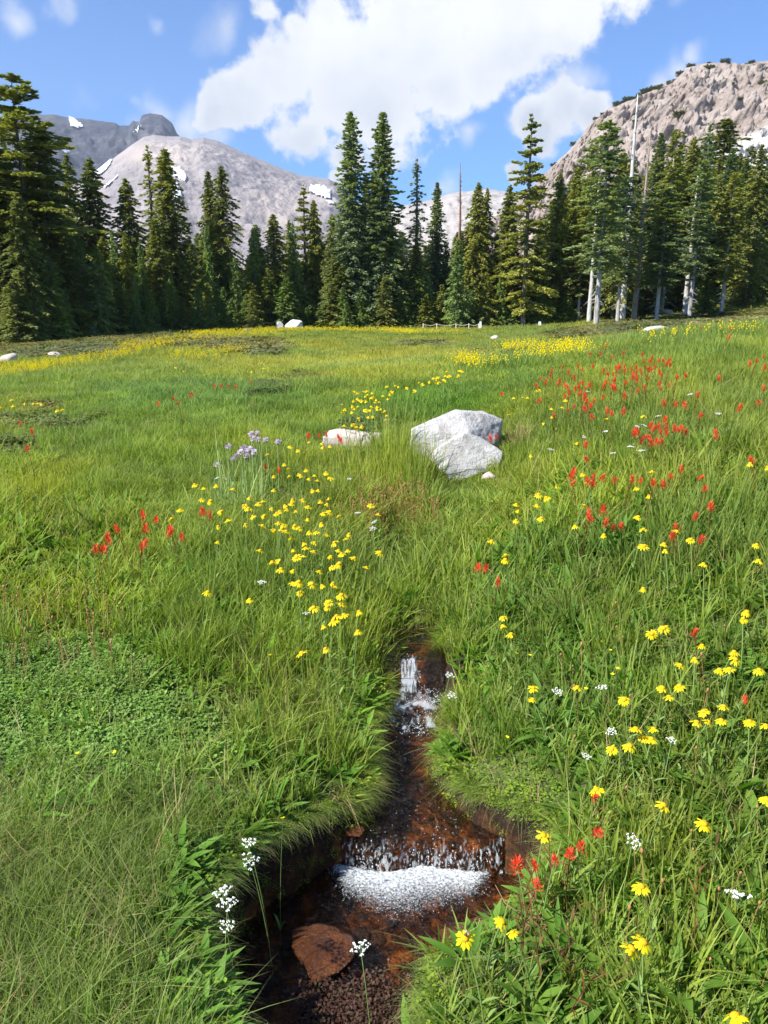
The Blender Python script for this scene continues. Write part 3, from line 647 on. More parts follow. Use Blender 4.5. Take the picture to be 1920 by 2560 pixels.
def hullobj(ptsets, vox, mat, seed, amp, label, name, cat='rock'):
    bm = bmesh.new()
    for P in ptsets:
        vs_ = [bm.verts.new(p) for p in P]; bmesh.ops.convex_hull(bm, input=vs_)
    loose = [v for v in bm.verts if not v.link_faces]; bmesh.ops.delete(bm, geom=loose, context='VERTS')
    me = bpy.data.meshes.new('tmp'); bm.to_mesh(me); bm.free(); tmp = bpy.data.objects.new('tmp', me); C.objects.link(tmp)
    md = tmp.modifiers.new('r', 'REMESH'); md.mode = 'VOXEL'; md.voxel_size = vox
    dg = bpy.context.evaluated_depsgraph_get(); me2 = bpy.data.meshes.new_from_object(tmp.evaluated_get(dg)); bpy.data.objects.remove(tmp)
    n = len(me2.vertices); V = np.zeros(n * 3); me2.vertices.foreach_get('co', V); V = V.reshape(-1, 3); N = np.zeros(n * 3); me2.vertices.foreach_get('normal', N); N = N.reshape(-1, 3)
    c = V.mean(0); q = amp * (fbm(V[:, 0] * 5, V[:, 1] * 5, V[:, 2] * 5, 4, seed) + 1.0 * fbm(V[:, 0] * 17, V[:, 1] * 22, V[:, 2] * 22, 3, seed + 3)); V = V + N * q[:, None]
    c[2] = V[:, 2].min(); V -= c
    me2.vertices.foreach_set('co', V.astype(np.float32).ravel()); me2.materials.clear(); me2.materials.append(mat); me2.polygons.foreach_set('use_smooth', np.ones(len(me2.polygons), dtype=bool)); me2.name = name; me2.update()
    o = link(name, me2, None, tuple(c)); tag(o, label, cat); return o
def P3(px, py, Y): x, z = wx(px, py, Y); return (x, Y, z)
BY = 6.05
back = [(.02, BY + .42, .2), (.55, BY + .65, .2), (.93, BY + .6, .2), (.22, BY + .5, .62), (.8, BY + .7, .66)]
bx = lambda px: wx(px, 1100, BY)[0]
back = [(bx(1040), BY + .42, .15), (bx(1240), BY + .62, .15), (bx(1060), BY + .40, .60), (bx(1230), BY + .62, .68), (bx(1150), BY + .55, .70)]
hullobj([[P3(1027,1072,BY), P3(1026,1105,BY - .02), P3(1095,1045,BY + .12), P3(1160,1030,BY + .22), P3(1215,1036,BY + .36), P3(1258,1048,BY + .48), P3(1168,1088,BY + .0),
           P3(1235,1112,BY + .22), P3(1250,1110,BY + .45), P3(1030,1150,BY + .02), P3(1115,1190,BY - .02), P3(1190,1180,BY + .1)] + back,
          [P3(1160,1082,BY), P3(1200,1090,BY + .08), P3(1258,1128,BY + .02), P3(1250,1165,BY - .05), P3(1240,1172,BY + .2), P3(1190,1192,BY - .12), P3(1130,1208,BY - .2), P3(1112,1180,BY - .2), P3(1060,1135,BY - .12), P3(1110,1120,BY + .1), P3(1115,1215,BY - .0), P3(1170,1200,BY + .15)]],
        .008, m_granite, 3, .006, 'large angular white granite boulder beside the gully, undercut at its right foot', 'boulder')
LY = 6.8
hullobj([[P3(806,1092,LY), P3(818,1078,LY + .1), P3(845,1071,LY + .12), P3(905,1078,LY + .05), P3(965,1085,LY), P3(978,1098,LY), P3(975,1112,LY), P3(806,1105,LY), P3(830,1076,LY + .35), P3(960,1090,LY + .35), P3(970,1125,LY + .3), P3(810,1110,LY + .3), P3(880,1125,LY - .03), P3(815,1160,LY + .1), P3(965,1160,LY + .1)]],
        .02, m_pink, 5, .012, 'long flat pinkish rock half sunk in grass, left of the white boulder', 'flat_rock')
rock(1222, 1200, 40, 22, 31, m_pink, 'small pinkish stone tucked under the right foot of the white boulder')
m_white2 = rockmat('pale_boulder', (.62, .60, .58), (.70, .68, .66), (.40, .39, .38), 2)
rock(737, 812, 44, 24, 32, m_white2, 'domed white boulder at the foot of the middle forest', 'boulder', Y=54, sub=4, flat=.8)
rock(698, 813, 20, 18, 33, m_granite, 'small white rock just left of the domed white boulder', Y=54)
rock(912, 812, 18, 22, 34, m_granite, 'small pointed white rock at the foot of the twin firs', Y=62)
rock(1092, 817, 22, 22, 35, m_pink, 'pointed pale rock at the rope fence', Y=61)
rock(1130, 825, 26, 10, 36, m_pink, 'low flat rock right of the rope fence rock', Y=59)
rock(1640, 842, 60, 18, 37, m_granite, 'flat white slab on the right slope in front of the bare grey trunk', Y=27.5, flat=.9)
rock(1238, 857, 22, 10, 38, m_granite, 'small grey rock left of the long yellow flower strip', Y=36)
rock(22, 903, 50, 24, 39, m_pink, 'pale rock at the left edge of the meadow', Y=25, flat=.8)
rock(138, 897, 34, 12, 40, m_pink, 'low pale rock right of the left edge rock', Y=27)
rock(620, 830, 32, 8, 41, m_pink, 'thin pale stone lying in the yellow flowers on the left', Y=50)
rock(230, 842, 40, 26, 51, m_granite, 'grey rock hidden at the dark foot of the left forest', Y=46)
for i, (px, Y, w) in enumerate([(1480,66,24),(1560,64,30),(1660,60,34),(1740,66,26),(1790,66,22),(1850,64,30),(1880,68,22),(1760,75,30),(1810,76,30),(1835,72,22),(1010,64,20),(950,64,18)]):
    rock(px, 800, w, w * .5, 60 + i, m_granite, 'pale rock lying among the trunks at the right forest foot', Y=Y, group='rocks among the right forest trunks')
def zc(l, ox, oy, k): return [(ox + k * a, oy + k * b) for a, b in l]
def P4(px, py, z):                                  # pixel -> point on the level z
    s = slope(py); Y = (z - EYE) / s; return (wx(px, py, Y)[0], Y, z)
def lipf(x): return .055 * fbm(np.asarray(x) * 5.5, 0 * np.asarray(x), 0, 3, 90)
def lipw(Y): return np.exp(-((Y - 2.22) / .10) ** 4)
# rocks in the pool
a = zc([(425,790),(480,765),(570,755),(650,770),(700,800),(720,850),(700,920),(640,975),(530,1028),(495,985),(470,910),(425,860)], 500, 1900, .5425)
hullobj([[P4(x, y, -.182) for x, y in a[:]] + [P4(x, y, -.27) for x, y in a] + [P4(790, 2350, -.158), P4(830, 2345, -.165), P4(800, 2400, -.168)]], .007, m_wetred, 8, .012, 'wet rust red rock, wedge shaped, near the left of the pool', 'wet_rock')
a = zc([(1090,780),(1180,735),(1300,720),(1400,760),(1440,850),(1330,900),(1120,880)], 500, 1900, .5425)
hullobj([[P4(x, y, -.195) for x, y in a] + [P4(x, y, -.28) for x, y in a] + [P4(1180, 2335, -.18), P4(1230, 2330, -.18)]], .008, m_wetred, 9, .010, 'flat wet rust brown rock behind the bee visited yellow daisy', 'wet_rock')
a = zc([(650,300),(690,285),(740,290),(765,320),(740,350),(680,352)], 500, 1900, .5425)
hullobj([[P4(x, y, -.07) for x, y in a] + [P4(x, y, -.18) for x, y in a]], .006, m_wetred, 10, .008, 'small ochre wet rock left of the lip of the little cascade', 'wet_rock')
for px, py, w, h, z, lb in [(1160,1985,44,26,-.085,'wet pebble at the right bank, with two sunny sparkles'),(1030,1985,90,60,-.115,'broad rust brown stone under the water just above the cascade'),
                            (1045,1885,80,60,-.10,'orange brown stone in the shallow water midway up the brook'),(1010,2130,90,30,-.16,'dark stone behind the falling water of the cascade')]:
    x, Y, zz = P4(px, py, z - .03); k = Y / F
    tag(link('stone', rock_mesh('stone', m_wetred, int(px), 3, (w * k / 2, w * k / 2, .035)), None, (x, Y, zz)), lb, 'stone')
r = np.random.default_rng(3); cob = [rock_mesh('cobble', m_wetdark, 70 + i, 2, (1, .8, .5), 6, .1) for i in range(4)]
n = 0
while n < 110:
    Y = r.uniform(1.4, 3.0); x = r.uniform(-.5, .6)
    if chan(x, Y) > -.004: continue
    s = r.uniform(.010, .032) * (1.4 if Y < 1.8 else 1)
    o = link('cobble', cob[n % 4], None, (x, Y, float(H(x, Y)) + s * .2), (r.uniform(-.3, .3), r.uniform(-.3, .3), r.uniform(0, 6)), (s, s, s)); n += 1
    ph = 'in the pool below the cascade' if Y < 2.22 else ('just above the cascade lip' if Y < 2.45 else 'in the narrow upper brook')
    tag(o, 'small dark wet stone ' + ph, 'stone', 'stones ' + ph)

# ------------------------------------------------------------------ water
m, t, o = newmat('brook_water'); g = t.node('ShaderNodeNewGeometry'); P = g.outputs['Position']
n1 = t.noise(P, 26, 4, .6, .6); n2 = t.noise(P, 90, 3, .6)
b = t.node('ShaderNodeBump'); b.inputs['Strength'].default_value = 1.0; b.inputs['Distance'].default_value = .02
t.l.new(t.m('ADD', n1, t.m('MULTIPLY', n2, .4)), b.inputs['Height'])
fr = t.node('ShaderNodeFresnel'); fr.inputs[0].default_value = 1.33; t.l.new(b.outputs[0], fr.inputs['Normal'])
gl = t.node('ShaderNodeBsdfGlossy'); gl.inputs['Roughness'].default_value = .10; t.l.new(b.outputs[0], gl.inputs['Normal'])
tr = t.node('ShaderNodeBsdfTransparent'); tr.inputs[0].default_value = (.78, .66, .50, 1)
mx = t.node('ShaderNodeMixShader'); t.l.new(t.m('MULTIPLY', fr.outputs[0], 1.0), mx.inputs[0]); t.l.new(tr.outputs[0], mx.inputs[1]); t.l.new(gl.outputs[0], mx.inputs[2])
ff = t.node('ShaderNodeAttribute', attribute_name='froth'); nfr = t.noise(P, 330, 4, .7)
fp = principled(t, t.mix(t.sstep(nfr, .3, .65), (.36, .42, .47, 1), (.72, .76, .79, 1)), .3, .5, nfr, 1.0, .004); m3 = t.node('ShaderNodeMixShader')
t.l.new(t.m('MULTIPLY', t.sstep(t.m('ADD', ff.outputs['Fac'], t.m('MULTIPLY_ADD', nfr, .9, -.45)), .25, .95), .62), m3.inputs[0]); t.l.new(mx.outputs[0], m3.inputs[1]); t.l.new(fp.outputs[0], m3.inputs[2]); t.l.new(m3.outputs[0], o.inputs[0]); m_water = m
wy = np.unique(np.concatenate([np.arange(.3, 3.52, .011), np.linspace(2.226, 2.262, 26), np.linspace(3.06, 3.16, 26)])); wn = 280
l = np.interp(wy, sY, sL) - .07; rr = np.interp(wy, sY, sR) + .07
X = l[:, None] + (rr - l)[:, None] * np.linspace(0, 1, wn); Y = np.repeat(wy[:, None], wn, 1)
Z = level(Y) + .0035 * fbm(X * 22, Y * 22, 0, 3, 77) + .0015 * fbm(X * 70, Y * 70, 0, 2, 78)
tur = np.exp(-((Y - 2.9) / .12) ** 2) + .8 * np.exp(-((Y - 2.17) / .09) ** 2); Z += .006 * tur * fbm(X * 45, Y * 45, 0, 3, 79)
Y0_ = Y; Y = Y + .006 * np.exp(-((Y - 2.243) / .012) ** 2) * fbm(X * 60, 0 * X, 0, 3, 80) * 2
fall = smooth(Y, 2.227, 2.234) * (1 - smooth(Y, 2.256, 2.285)); chute = smooth(Y, 3.04, 3.075) * (1 - smooth(Y, 3.15, 3.20)) * (1 - smooth(np.abs(X - .105), .02, .05))
froth = fall * (.25 + .75 * smooth(2.262 - Y, 0, .025)) * smooth(fbm(X * 170, (Y - Z) * 95, 0, 3, 31), -.25, .45) + chute * (.45 + .55 * smooth(fbm(X * 200, (Y + Z) * 25, 0, 3, 32), -.3, .4))
froth += np.exp(-((Y - 2.98) / .06) ** 2) * smooth(fbm(X * 28, Y * 28, 0, 4, 33), -.45, .35) * .9 * (X > .04) + .75 * np.exp(-((Y - 2.86) / .06) ** 2) * smooth(fbm(X * 34, Y * 26, 0, 4, 34), -.05, .45)
froth += .35 * smooth(fbm(X * 40, Y * 30, 0, 4, 35), .30, .6) * (Y > 2.3) + .3 * smooth(2.36 - Y, 0, .1) * (Y > 2.25) * smooth(fbm(X * 60, Y * 22, 0, 3, 36), .1, .5)
froth = np.clip(froth, 0, 1)
ix = np.arange(X.size).reshape(X.shape)
Fw = np.stack([ix[:-1, :-1], ix[:-1, 1:], ix[1:, 1:], ix[1:, :-1]], -1).reshape(-1, 4)
Y = Y + lipf(X) * lipw(Y0_)
tag(link('brook_water', mesh('brook_water', np.stack([X, Y, Z], -1), Fw, m_water, True, {'froth': froth.ravel()})), 'clear brown brook water stepping down into a small pool', kind='structure')

# ------------------------------------------------------------------ scattering (one object each, for what nobody could count)
def scatter(name, protos, pts, rot, scl, tint, label, kind='stuff'):
    n = len(pts); me = bpy.data.meshes.new(name); me.vertices.add(n); me.vertices.foreach_set('co', np.asarray(pts, np.float32).ravel())
    a = me.attributes.new('rot', 'FLOAT_VECTOR', 'POINT'); a.data.foreach_set('vector', np.asarray(rot, np.float32).ravel())
    a = me.attributes.new('scl', 'FLOAT_VECTOR', 'POINT'); a.data.foreach_set('vector', np.asarray(scl, np.float32).ravel())
    tt = np.concatenate([np.asarray(tint), np.ones((n, 1))], 1) if tint is not None else np.ones((n, 4))
    a = me.attributes.new('tint', 'FLOAT_COLOR', 'POINT'); a.data.foreach_set('color', tt.astype(np.float32).ravel())
    a = me.attributes.new('kindno', 'INT', 'POINT'); a.data.foreach_set('value', np.random.default_rng(n).integers(0, len(protos), n).astype(np.int32))
    ob = link(name, me); tag(ob, label, kind=kind)
    ng = bpy.data.node_groups.new(name, 'GeometryNodeTree'); ng.interface.new_socket('Geometry', in_out='INPUT', socket_type='NodeSocketGeometry'); ng.interface.new_socket('Geometry', in_out='OUTPUT', socket_type='NodeSocketGeometry')
    N = ng.nodes; Lk = ng.links; gi = N.new('NodeGroupInput'); go = N.new('NodeGroupOutput'); jn = N.new('GeometryNodeJoinGeometry')
    def na(nm, ty): q = N.new('GeometryNodeInputNamedAttribute'); q.data_type = ty; q.inputs[0].default_value = nm; return q.outputs[0]
    rt = N.new('FunctionNodeEulerToRotation'); Lk.new(na('rot', 'FLOAT_VECTOR'), rt.inputs[0]); sc = na('scl', 'FLOAT_VECTOR'); kn = na('kindno', 'INT')
    for k, pm in enumerate(protos):
        po = bpy.data.objects.new(name + '_piece', pm)
        oi = N.new('GeometryNodeObjectInfo'); oi.inputs['Object'].default_value = po; oi.inputs['As Instance'].default_value = True
        cp = N.new('FunctionNodeCompare'); cp.data_type = 'INT'; cp.operation = 'EQUAL'; Lk.new(kn, cp.inputs[2]); cp.inputs[3].default_value = k
        ip = N.new('GeometryNodeInstanceOnPoints'); Lk.new(gi.outputs[0], ip.inputs['Points']); Lk.new(cp.outputs[0], ip.inputs['Selection']); Lk.new(oi.outputs['Geometry'], ip.inputs['Instance'])
        Lk.new(rt.outputs[0], ip.inputs['Rotation']); Lk.new(sc, ip.inputs['Scale']); Lk.new(ip.outputs[0], jn.inputs[0])
    Lk.new(jn.outputs[0], go.inputs[0]); md = ob.modifiers.new('scatter', 'NODES'); md.node_group = ng; return ob
def tuft(name, seed, n, rad, h, w, mat, lean=.5, seg=4, hvar=.35, lay=None, droop=.0, stray=.0):
    r = np.random.default_rng(seed); V = []; Fc = []; A = []; c = 0
    for q in range(n):
        a = r.random() * 6.283; rr_ = rad * math.sqrt(r.random()); b = np.array([rr_ * math.cos(a), rr_ * math.sin(a), -.01])
        az = a + r.normal(0, .9) if lay is None else r.normal(lay, .5); L = h * (1 + hvar * r.normal()); L = max(.35 * h, L)
        ln = min(1.15, lean * abs(r.normal(.6, .5)) + (0 if r.random() > stray else .6)); d = np.array([math.cos(az), math.sin(az), 0]); sd = np.array([-d[1], d[0], 0])
        tw = r.normal(0, .7); wv = sd * math.cos(tw) + d * math.sin(tw); ww = w * r.uniform(.6, 1.3)
        for i in range(seg + 1):
            t = i / seg; p = b + np.array([0, 0, 1]) * L * (t - (.35 * ln + droop) * t * t) + d * L * ln * (t ** 1.7)
            x = ww * (1 - t ** 2.2) / 2
            if i < seg: V += [p - wv * x, p + wv * x]; A += [t, t]
            else: V += [p]; A += [t]
        for i in range(seg - 1): Fc.append((c + 2 * i, c + 2 * i + 1, c + 2 * i + 3, c + 2 * i + 2))
        Fc.append((c + 2 * seg - 2, c + 2 * seg - 1, c + 2 * seg)); c += 2 * seg + 1
    return mesh(name, V, Fc, mat, True, {'t': A})
def herb(name, seed, n, L, w, mat, elev=.9, rad=.01, seg=4):
    r = np.random.default_rng(seed); mb = MB()
    for q in range(n):
        a = q * 2.4 + r.random(); e = elev + r.normal(0, .25)
        mb.leaf((rad * math.cos(a), rad * math.sin(a), r.uniform(0, .03) - .01), (math.cos(a) * math.cos(e), math.sin(a) * math.cos(e), math.sin(e)), (0, 0, 1), L * r.uniform(.6, 1.2), w * r.uniform(.7, 1.2), r.uniform(.1, .5), seg, .25, .55)
    return mb.build(name, mat)
def cover(name, seed, n, rad, s, mat, hgt=.025):
    r = np.random.default_rng(seed); mb = MB()
    for q in range(n):
        a = r.random() * 6.28; rr_ = rad * math.sqrt(r.random()); b = np.array([rr_ * math.cos(a), rr_ * math.sin(a), hgt * r.random()])
        e = r.uniform(-.1, .8); a2 = r.random() * 6.28; k = s * r.uniform(.6, 1.3)
        mb.leaf(b, (math.cos(a2) * math.cos(e), math.sin(a2) * math.cos(e), math.sin(e)), (0, 0, 1), k, k * .75, .2, 2, .15, .5)
    return mb.build(name, mat)
def topix(x, Y, z):
    s = (z - EYE) / Y; u = (s * math.cos(PITCH) + math.sin(PITCH)) / (math.cos(PITCH) - s * math.sin(PITCH))
    return 960 + x / Y * (math.cos(PITCH) + u * math.sin(PITCH)) * F, 1280 - u * F
def field(Y0, Y1, dens, seed):
    r = np.random.default_rng(seed); out = []
    e = np.linspace(Y0, Y1, 24)
    for a, b in zip(e[:-1], e[1:]):
        hw = .56 * b + .9; n = int(dens * 2 * hw * (b - a)); out.append(np.stack([r.uniform(-hw, hw, n), r.uniform(a, b, n)], 1))
    P = np.concatenate(out); x, Y = P[:, 0], P[:, 1]; z = H(x, Y, True); s = np.where(Y < 4.6, chan(x, Y), 9)
    px, py = topix(x, Y, z); return x, Y, z, s, px, py, r
def ell(px, py, cx, cy, rx, ry, soft=.35, wob=.35):
    d = np.hypot((px - cx) / rx, (py - cy) / ry) + wob * fbm(px / rx * 1.7, py / ry * 1.7, 0, 3, int(cx)) ; return 1 - smooth(d, 1 - soft, 1 + soft)
def tintf(x, Y, px, py, r):
    n1 = fbm(x * .35 + 3, Y * .22, 0, 4, 51); n2 = fbm(x * 1.6, Y * 1.1, 0, 3, 52); n3 = fbm(x * 5, Y * 5, 0, 2, 53)
    T = np.ones((len(x), 3))
    g = smooth(n1 + .5 * n2, -.35, .35)[:, None]
    T = T * (np.array([.84, .97, 1.02]) * (1 - g) + np.array([1.12, 1.06, .85]) * g)
    T *= (1 + .28 * n3 + .18 * n2)[:, None] * r.uniform(.8, 1.2, (len(x), 1))
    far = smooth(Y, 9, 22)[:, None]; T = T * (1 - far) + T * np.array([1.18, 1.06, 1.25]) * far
    for cx, cy, rx, ry, c in [(960,920,420,40,(1.22,1.14,1.1)),(250,1240,260,60,(1.12,1.08,.9)),(60,1180,160,60,(1.12,1.05,.9)),(500,1120,200,60,(1.1,1.06,.9)),(700,860,300,20,(1.15,1.06,1)),
                              (1500,1280,200,60,(1.15,1.1,.9)),(450,990,300,40,(.85,.95,1.1)),(650,1600,300,120,(1.05,1.02,.8)),(120,2100,300,300,(1.0,1.0,1.0)),(1250,950,120,50,(.85,.95,1.1)),(1080,1010,150,40,(.8,1.0,.8))]:
        w = ell(px, py, cx, cy, rx, ry, .5)[:, None]; T = T * (1 - w) + T * np.array(c) * w
    return np.clip(T, .25, 2.4)
HEATH = [(70,1062,150,26),(20,1120,60,22),(110,1020,60,12),(640,878,60,10),(560,860,150,14),(690,978,60,16),(760,945,80,10),(120,872,220,18),(330,850,220,12),(1060,862,60,6),(1700,805,220,22),(1500,835,120,14),(1850,795,140,20),(1260,892,70,8),(925,1075,40,30)]
def heathw(px, py):
    w = 0
    for cx, cy, rx, ry in HEATH: w = np.maximum(w, ell(px, py, cx, cy, rx, ry, .3, .5))
    return w
def BOUL(x, Y): return ((x > bx(1020)) & (x < bx(1262)) & (Y > BY - .12) & (Y < BY + .6)) | ((x > bx(990) * 1.2 - .75) & (x < .06) & (Y > LY + .03) & (Y < LY + .3) & (x > -.57))
g_near = [tuft('grass_tuft', 100 + i, 12, .028, .13, .0058, m_grass, .5) for i in range(5)]
g_sedge = [tuft('sedge_tuft', 120 + i, 14, .03, .22, .0052, m_grass, .45, 5) for i in range(4)]
g_wiry = [tuft('wiry_tuft', 140 + i, 15, .035, .16, .0030, m_wiry, .8, 5, .4, stray=.1) for i in range(5)]
m_dry1 = leafmat('dead_blades', (.40, .32, .16), (.30, .22, .10), trans=.2, tint=False); m_broad1 = leafmat('lance_leaf', (.11, .21, .025), (.16, .28, .035), trans=.35, tint=False)
g_dry = [tuft('dry_tuft', 160 + i, 7, .03, .14, .0022, m_dry, 1.0, 5, .4, stray=.4) for i in range(3)]
g_mid = [tuft('mid_tuft', 180 + i, 34, .08, .13, .0065, m_grass, .45, 3) for i in range(5)]
g_far = [tuft('far_tuft', 200 + i, 60, .24, .12, .013, m_grass, .5, 2) for i in range(4)]
g_hang = [tuft('hanging_tuft', 220 + i, 20, .03, .15, .0026, m_wiry if i % 2 else m_grass, 1.1, 6, .3, lay=0.0, droop=.75) for i in range(4)]
g_strawh = [tuft('hanging_straw', 240 + i, 18, .03, .13, .0028, m_dry, .7, 6, .3, lay=0.0, droop=1.0) for i in range(3)]
b_near = [herb('leafy_herb', 260 + i, 8, .11, .018, m_broad, 1.0) for i in range(3)] + [herb('leafy_herb', 270 + i, 10, .06, .011, m_broad, .8) for i in range(2)]
c_near = [cover('cover_sprig', 280 + i, 26, .035, .013, m_cover) for i in range(4)]
c_moss = [cover('moss_sprig', 290 + i, 34, .03, .008, m_moss, .03) for i in range(3)]
h_far = [cover('heath_sprig', 300 + i, 130, .2, .05, m_heath, .12) for i in range(3)]
SC = {}
def put(key, x, Y, z, r, hs=1.0, ws=1.0, tint=None, tilt=.12, rz=None):
    n = len(x)
    if n == 0: return
    rot = np.stack([r.normal(0, tilt, n), r.normal(0, tilt, n), r.uniform(0, 6.283, n) if rz is None else rz], 1)
    s = r.uniform(.8, 1.25, n); scl = np.stack([s * ws, s * ws, s * hs * r.uniform(.85, 1.15, n)], 1)
    SC.setdefault(key, []).append((np.stack([x, Y, z], 1), rot, scl, tint if tint is not None else np.ones((n, 3))))
def densn(x, Y, f, seed): return smooth(fbm(x * f, Y * f, 0, 3, seed), -.35, .35)
# nearest band
for (Y0, Y1, dn, hk) in [(1.0, 2.2, 1050, 1.0), (2.2, 3.6, 850, 1.0), (3.6, 5.2, 520, 1.15)]:
    x, Y, z, s, px, py, r = field(Y0, Y1, dn, int(Y0 * 10)); T = tintf(x, Y, px, py, r); ok = (s > .008 + .02 * r.random(len(x)) ** 2) & (s > wrf(x, Y) * .85 - .03)
    cov = np.maximum(ell(px, py, 200, 1790, 330, 190, .3), ell(px, py, 560, 1960, 180, 70, .4) * .5)
    mos = np.maximum(ell(px, py, 1235, 2010, 170, 105, .3), ell(px, py, 735, 2130, 90, 60, .3)); mos = np.maximum(mos, smooth(s, .10, .0) * .6)
    low = np.clip(np.maximum(cov, mos), 0, 1)
    wiry = smooth(py, 1900, 2080) * smooth(px, 700, 560) ; wiry = np.maximum(wiry, ell(px, py, 760, 1770, 230, 130, .4) * .7); wiry = np.maximum(wiry, ell(px, py, 1180, 1950, 120, 90, .4) * .5)
    sedge = ell(px, py, 700, 1480, 330, 260, .3); sedge = np.maximum(sedge, ell(px, py, 960, 1240, 150, 120) * .8)
    broad = np.clip(.35 + .55 * smooth(px, 1150, 1450) * densn(x, Y, 1.8, 9) + .6 * ell(px, py, 620, 1640, 330, 130) * densn(x, Y, 2.5, 10) + .3 * ell(px, py, 200, 1480, 260, 120), 0, .75) * (1 - wiry)
    u = r.random(len(x)); fat = 1 + .5 * smooth(Y, 3, 5)
    edge = smooth(s, .0, .15) * .7 + .3
    k = ok & (u < low * np.where(cov > mos, .5, .85)); kc = k & (cov >= mos); km = k & (cov < mos)
    put('cover', x[kc], Y[kc], z[kc], r, 1, .9, T[kc]); put('moss', x[km], Y[km], z[km], r, 1, 1.2, T[km])
    q = ok & ~k & (u > low * .3); edge = edge * (1 - .45 * cov); u2 = r.random(len(x)); q &= ~((low > .4) & (r.random(len(x)) < np.where(cov > mos, .45, .75)))
    qw = q & (u2 < wiry) & (s > .14 * r.random(len(x)) + .05); qb = q & ~qw & (u2 < wiry + broad * .6); qs = q & ~qw & ~qb & (r.random(len(x)) < sedge); qg = q & ~qw & ~qb & ~qs
    hv = (.50 + .40 * densn(x, Y, 1.3, 12)) * edge * hk
    near = 1 - .25 * smooth(py, 2300, 2560) - .45 * ell(px, py, 1290, 2350, 110, 90, .4)
    put('wiry', x[qw], Y[qw], z[qw], r, (hv * .9)[qw], .8, T[qw], .25); put('leafy', x[qb], Y[qb], z[qb], r, (hv * near)[qb] * 1.15, fat[qb], T[qb], .2)
    put('sedge', x[qs], Y[qs], z[qs], r, (hv * .82)[qs], fat[qs] * .9, T[qs]); put('grass', x[qg], Y[qg], z[qg], r, (hv * near * (1 + .25 * smooth(px, 1300, 1700)))[qg], fat[qg], T[qg])
    qd = ok & (s > .1) & (r.random(len(x)) < .06 + .16 * wiry * densn(x, Y, 3, 44)) ; put('dry', x[qd], Y[qd], z[qd], r, .9, 1, None, .4)
for (Y0, Y1, dn) in [(5.2, 8, 330), (8, 13, 150), (13, 20, 70)]:
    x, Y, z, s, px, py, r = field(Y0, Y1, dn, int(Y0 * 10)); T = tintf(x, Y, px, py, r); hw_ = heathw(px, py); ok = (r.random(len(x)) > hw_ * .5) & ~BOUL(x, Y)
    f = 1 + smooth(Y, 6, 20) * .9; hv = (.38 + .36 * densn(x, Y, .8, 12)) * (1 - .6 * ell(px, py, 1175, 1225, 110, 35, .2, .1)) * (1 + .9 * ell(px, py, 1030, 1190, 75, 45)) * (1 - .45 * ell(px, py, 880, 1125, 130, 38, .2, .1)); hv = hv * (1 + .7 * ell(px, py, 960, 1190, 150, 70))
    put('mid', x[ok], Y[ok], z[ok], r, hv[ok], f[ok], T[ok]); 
    qd = ok & (r.random(len(x)) < .02); put('dry', x[qd], Y[qd], z[qd], r, 1.1, 1.3, None, .4)
    hk_ = (r.random(len(x)) < hw_ * .3) & ~BOUL(x, Y); put('heath', x[hk_], Y[hk_], z[hk_], r, .5, .7, T[hk_])
for (Y0, Y1, dn) in [(20, 34, 22), (34, 72, 8)]:
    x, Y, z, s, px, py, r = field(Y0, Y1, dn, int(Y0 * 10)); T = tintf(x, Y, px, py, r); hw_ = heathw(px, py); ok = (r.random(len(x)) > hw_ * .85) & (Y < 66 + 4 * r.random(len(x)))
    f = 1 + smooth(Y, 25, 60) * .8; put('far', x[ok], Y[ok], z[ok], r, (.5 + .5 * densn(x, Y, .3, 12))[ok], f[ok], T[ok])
    hk_ = (r.random(len(x)) < hw_); put('heath', x[hk_], Y[hk_], z[hk_], r, .8, 1.8, T[hk_])
x, Y, z, s, px, py, r = field(1.4, 3.4, 1500, 917); T = tintf(x, Y, px, py, r); cov = ell(px, py, 200, 1790, 340, 200, .3); k = (s > .05) & (r.random(len(x)) < cov * .95)
put('cover', x[k], Y[k], z[k], r, 1.2, 1.0, T[k]); k = (s > .05) & (r.random(len(x)) < cov * .25); put('grass', x[k], Y[k], z[k], r, .4, .8, T[k])
k = (s > .12) & (px < 620) & (py > 1900) & (r.random(len(x)) < .35); put('grass', x[k], Y[k], z[k], r, .45, .8, T[k])
# overhanging fringes of the banks
r = np.random.default_rng(99); Yq = r.uniform(1.1, 3.5, 2600); side = r.random(2600) < .5
le = np.interp(Yq, sY, sL); ri = np.interp(Yq, sY, sR)
xq = np.where(side, le, ri); off = .03 + .05 * r.random(2600); xq = np.where(side, xq - off, xq + off)
k = (r.random(2600) < np.where(side & (Yq < 2.6), 1.0, .55)) & (chan(xq, Yq) > .015) & (chan(xq, Yq) < .13) & ~((~side) & (Yq > 3.02) & (Yq < 3.3)) ; zq = H(xq, Yq, True)
st = r.random(2600) < np.where(side & (Yq < 2.5), .28, .12)
for key, kk in (('hang', k & ~st), ('straw', k & st)):
    rz = np.where(side, 0, math.pi)[kk] + r.normal(0, .6, kk.sum()); px_, py_ = topix(xq[kk], Yq[kk], zq[kk])
    put(key, xq[kk], Yq[kk], zq[kk], r, .45, .45, tintf(xq[kk], Yq[kk], px_, py_, r) if key == 'hang' else None, .15, rz)
r = np.random.default_rng(123); n = 5200; Yq = r.uniform(1.2, 3.5, n); side = r.random(n) < .6; xq = np.where(side, np.interp(Yq, sY, sL) - r.uniform(-.03, .09, n), np.interp(Yq, sY, sR) + r.uniform(-.03, .09, n)); cq = chan(xq, Yq)
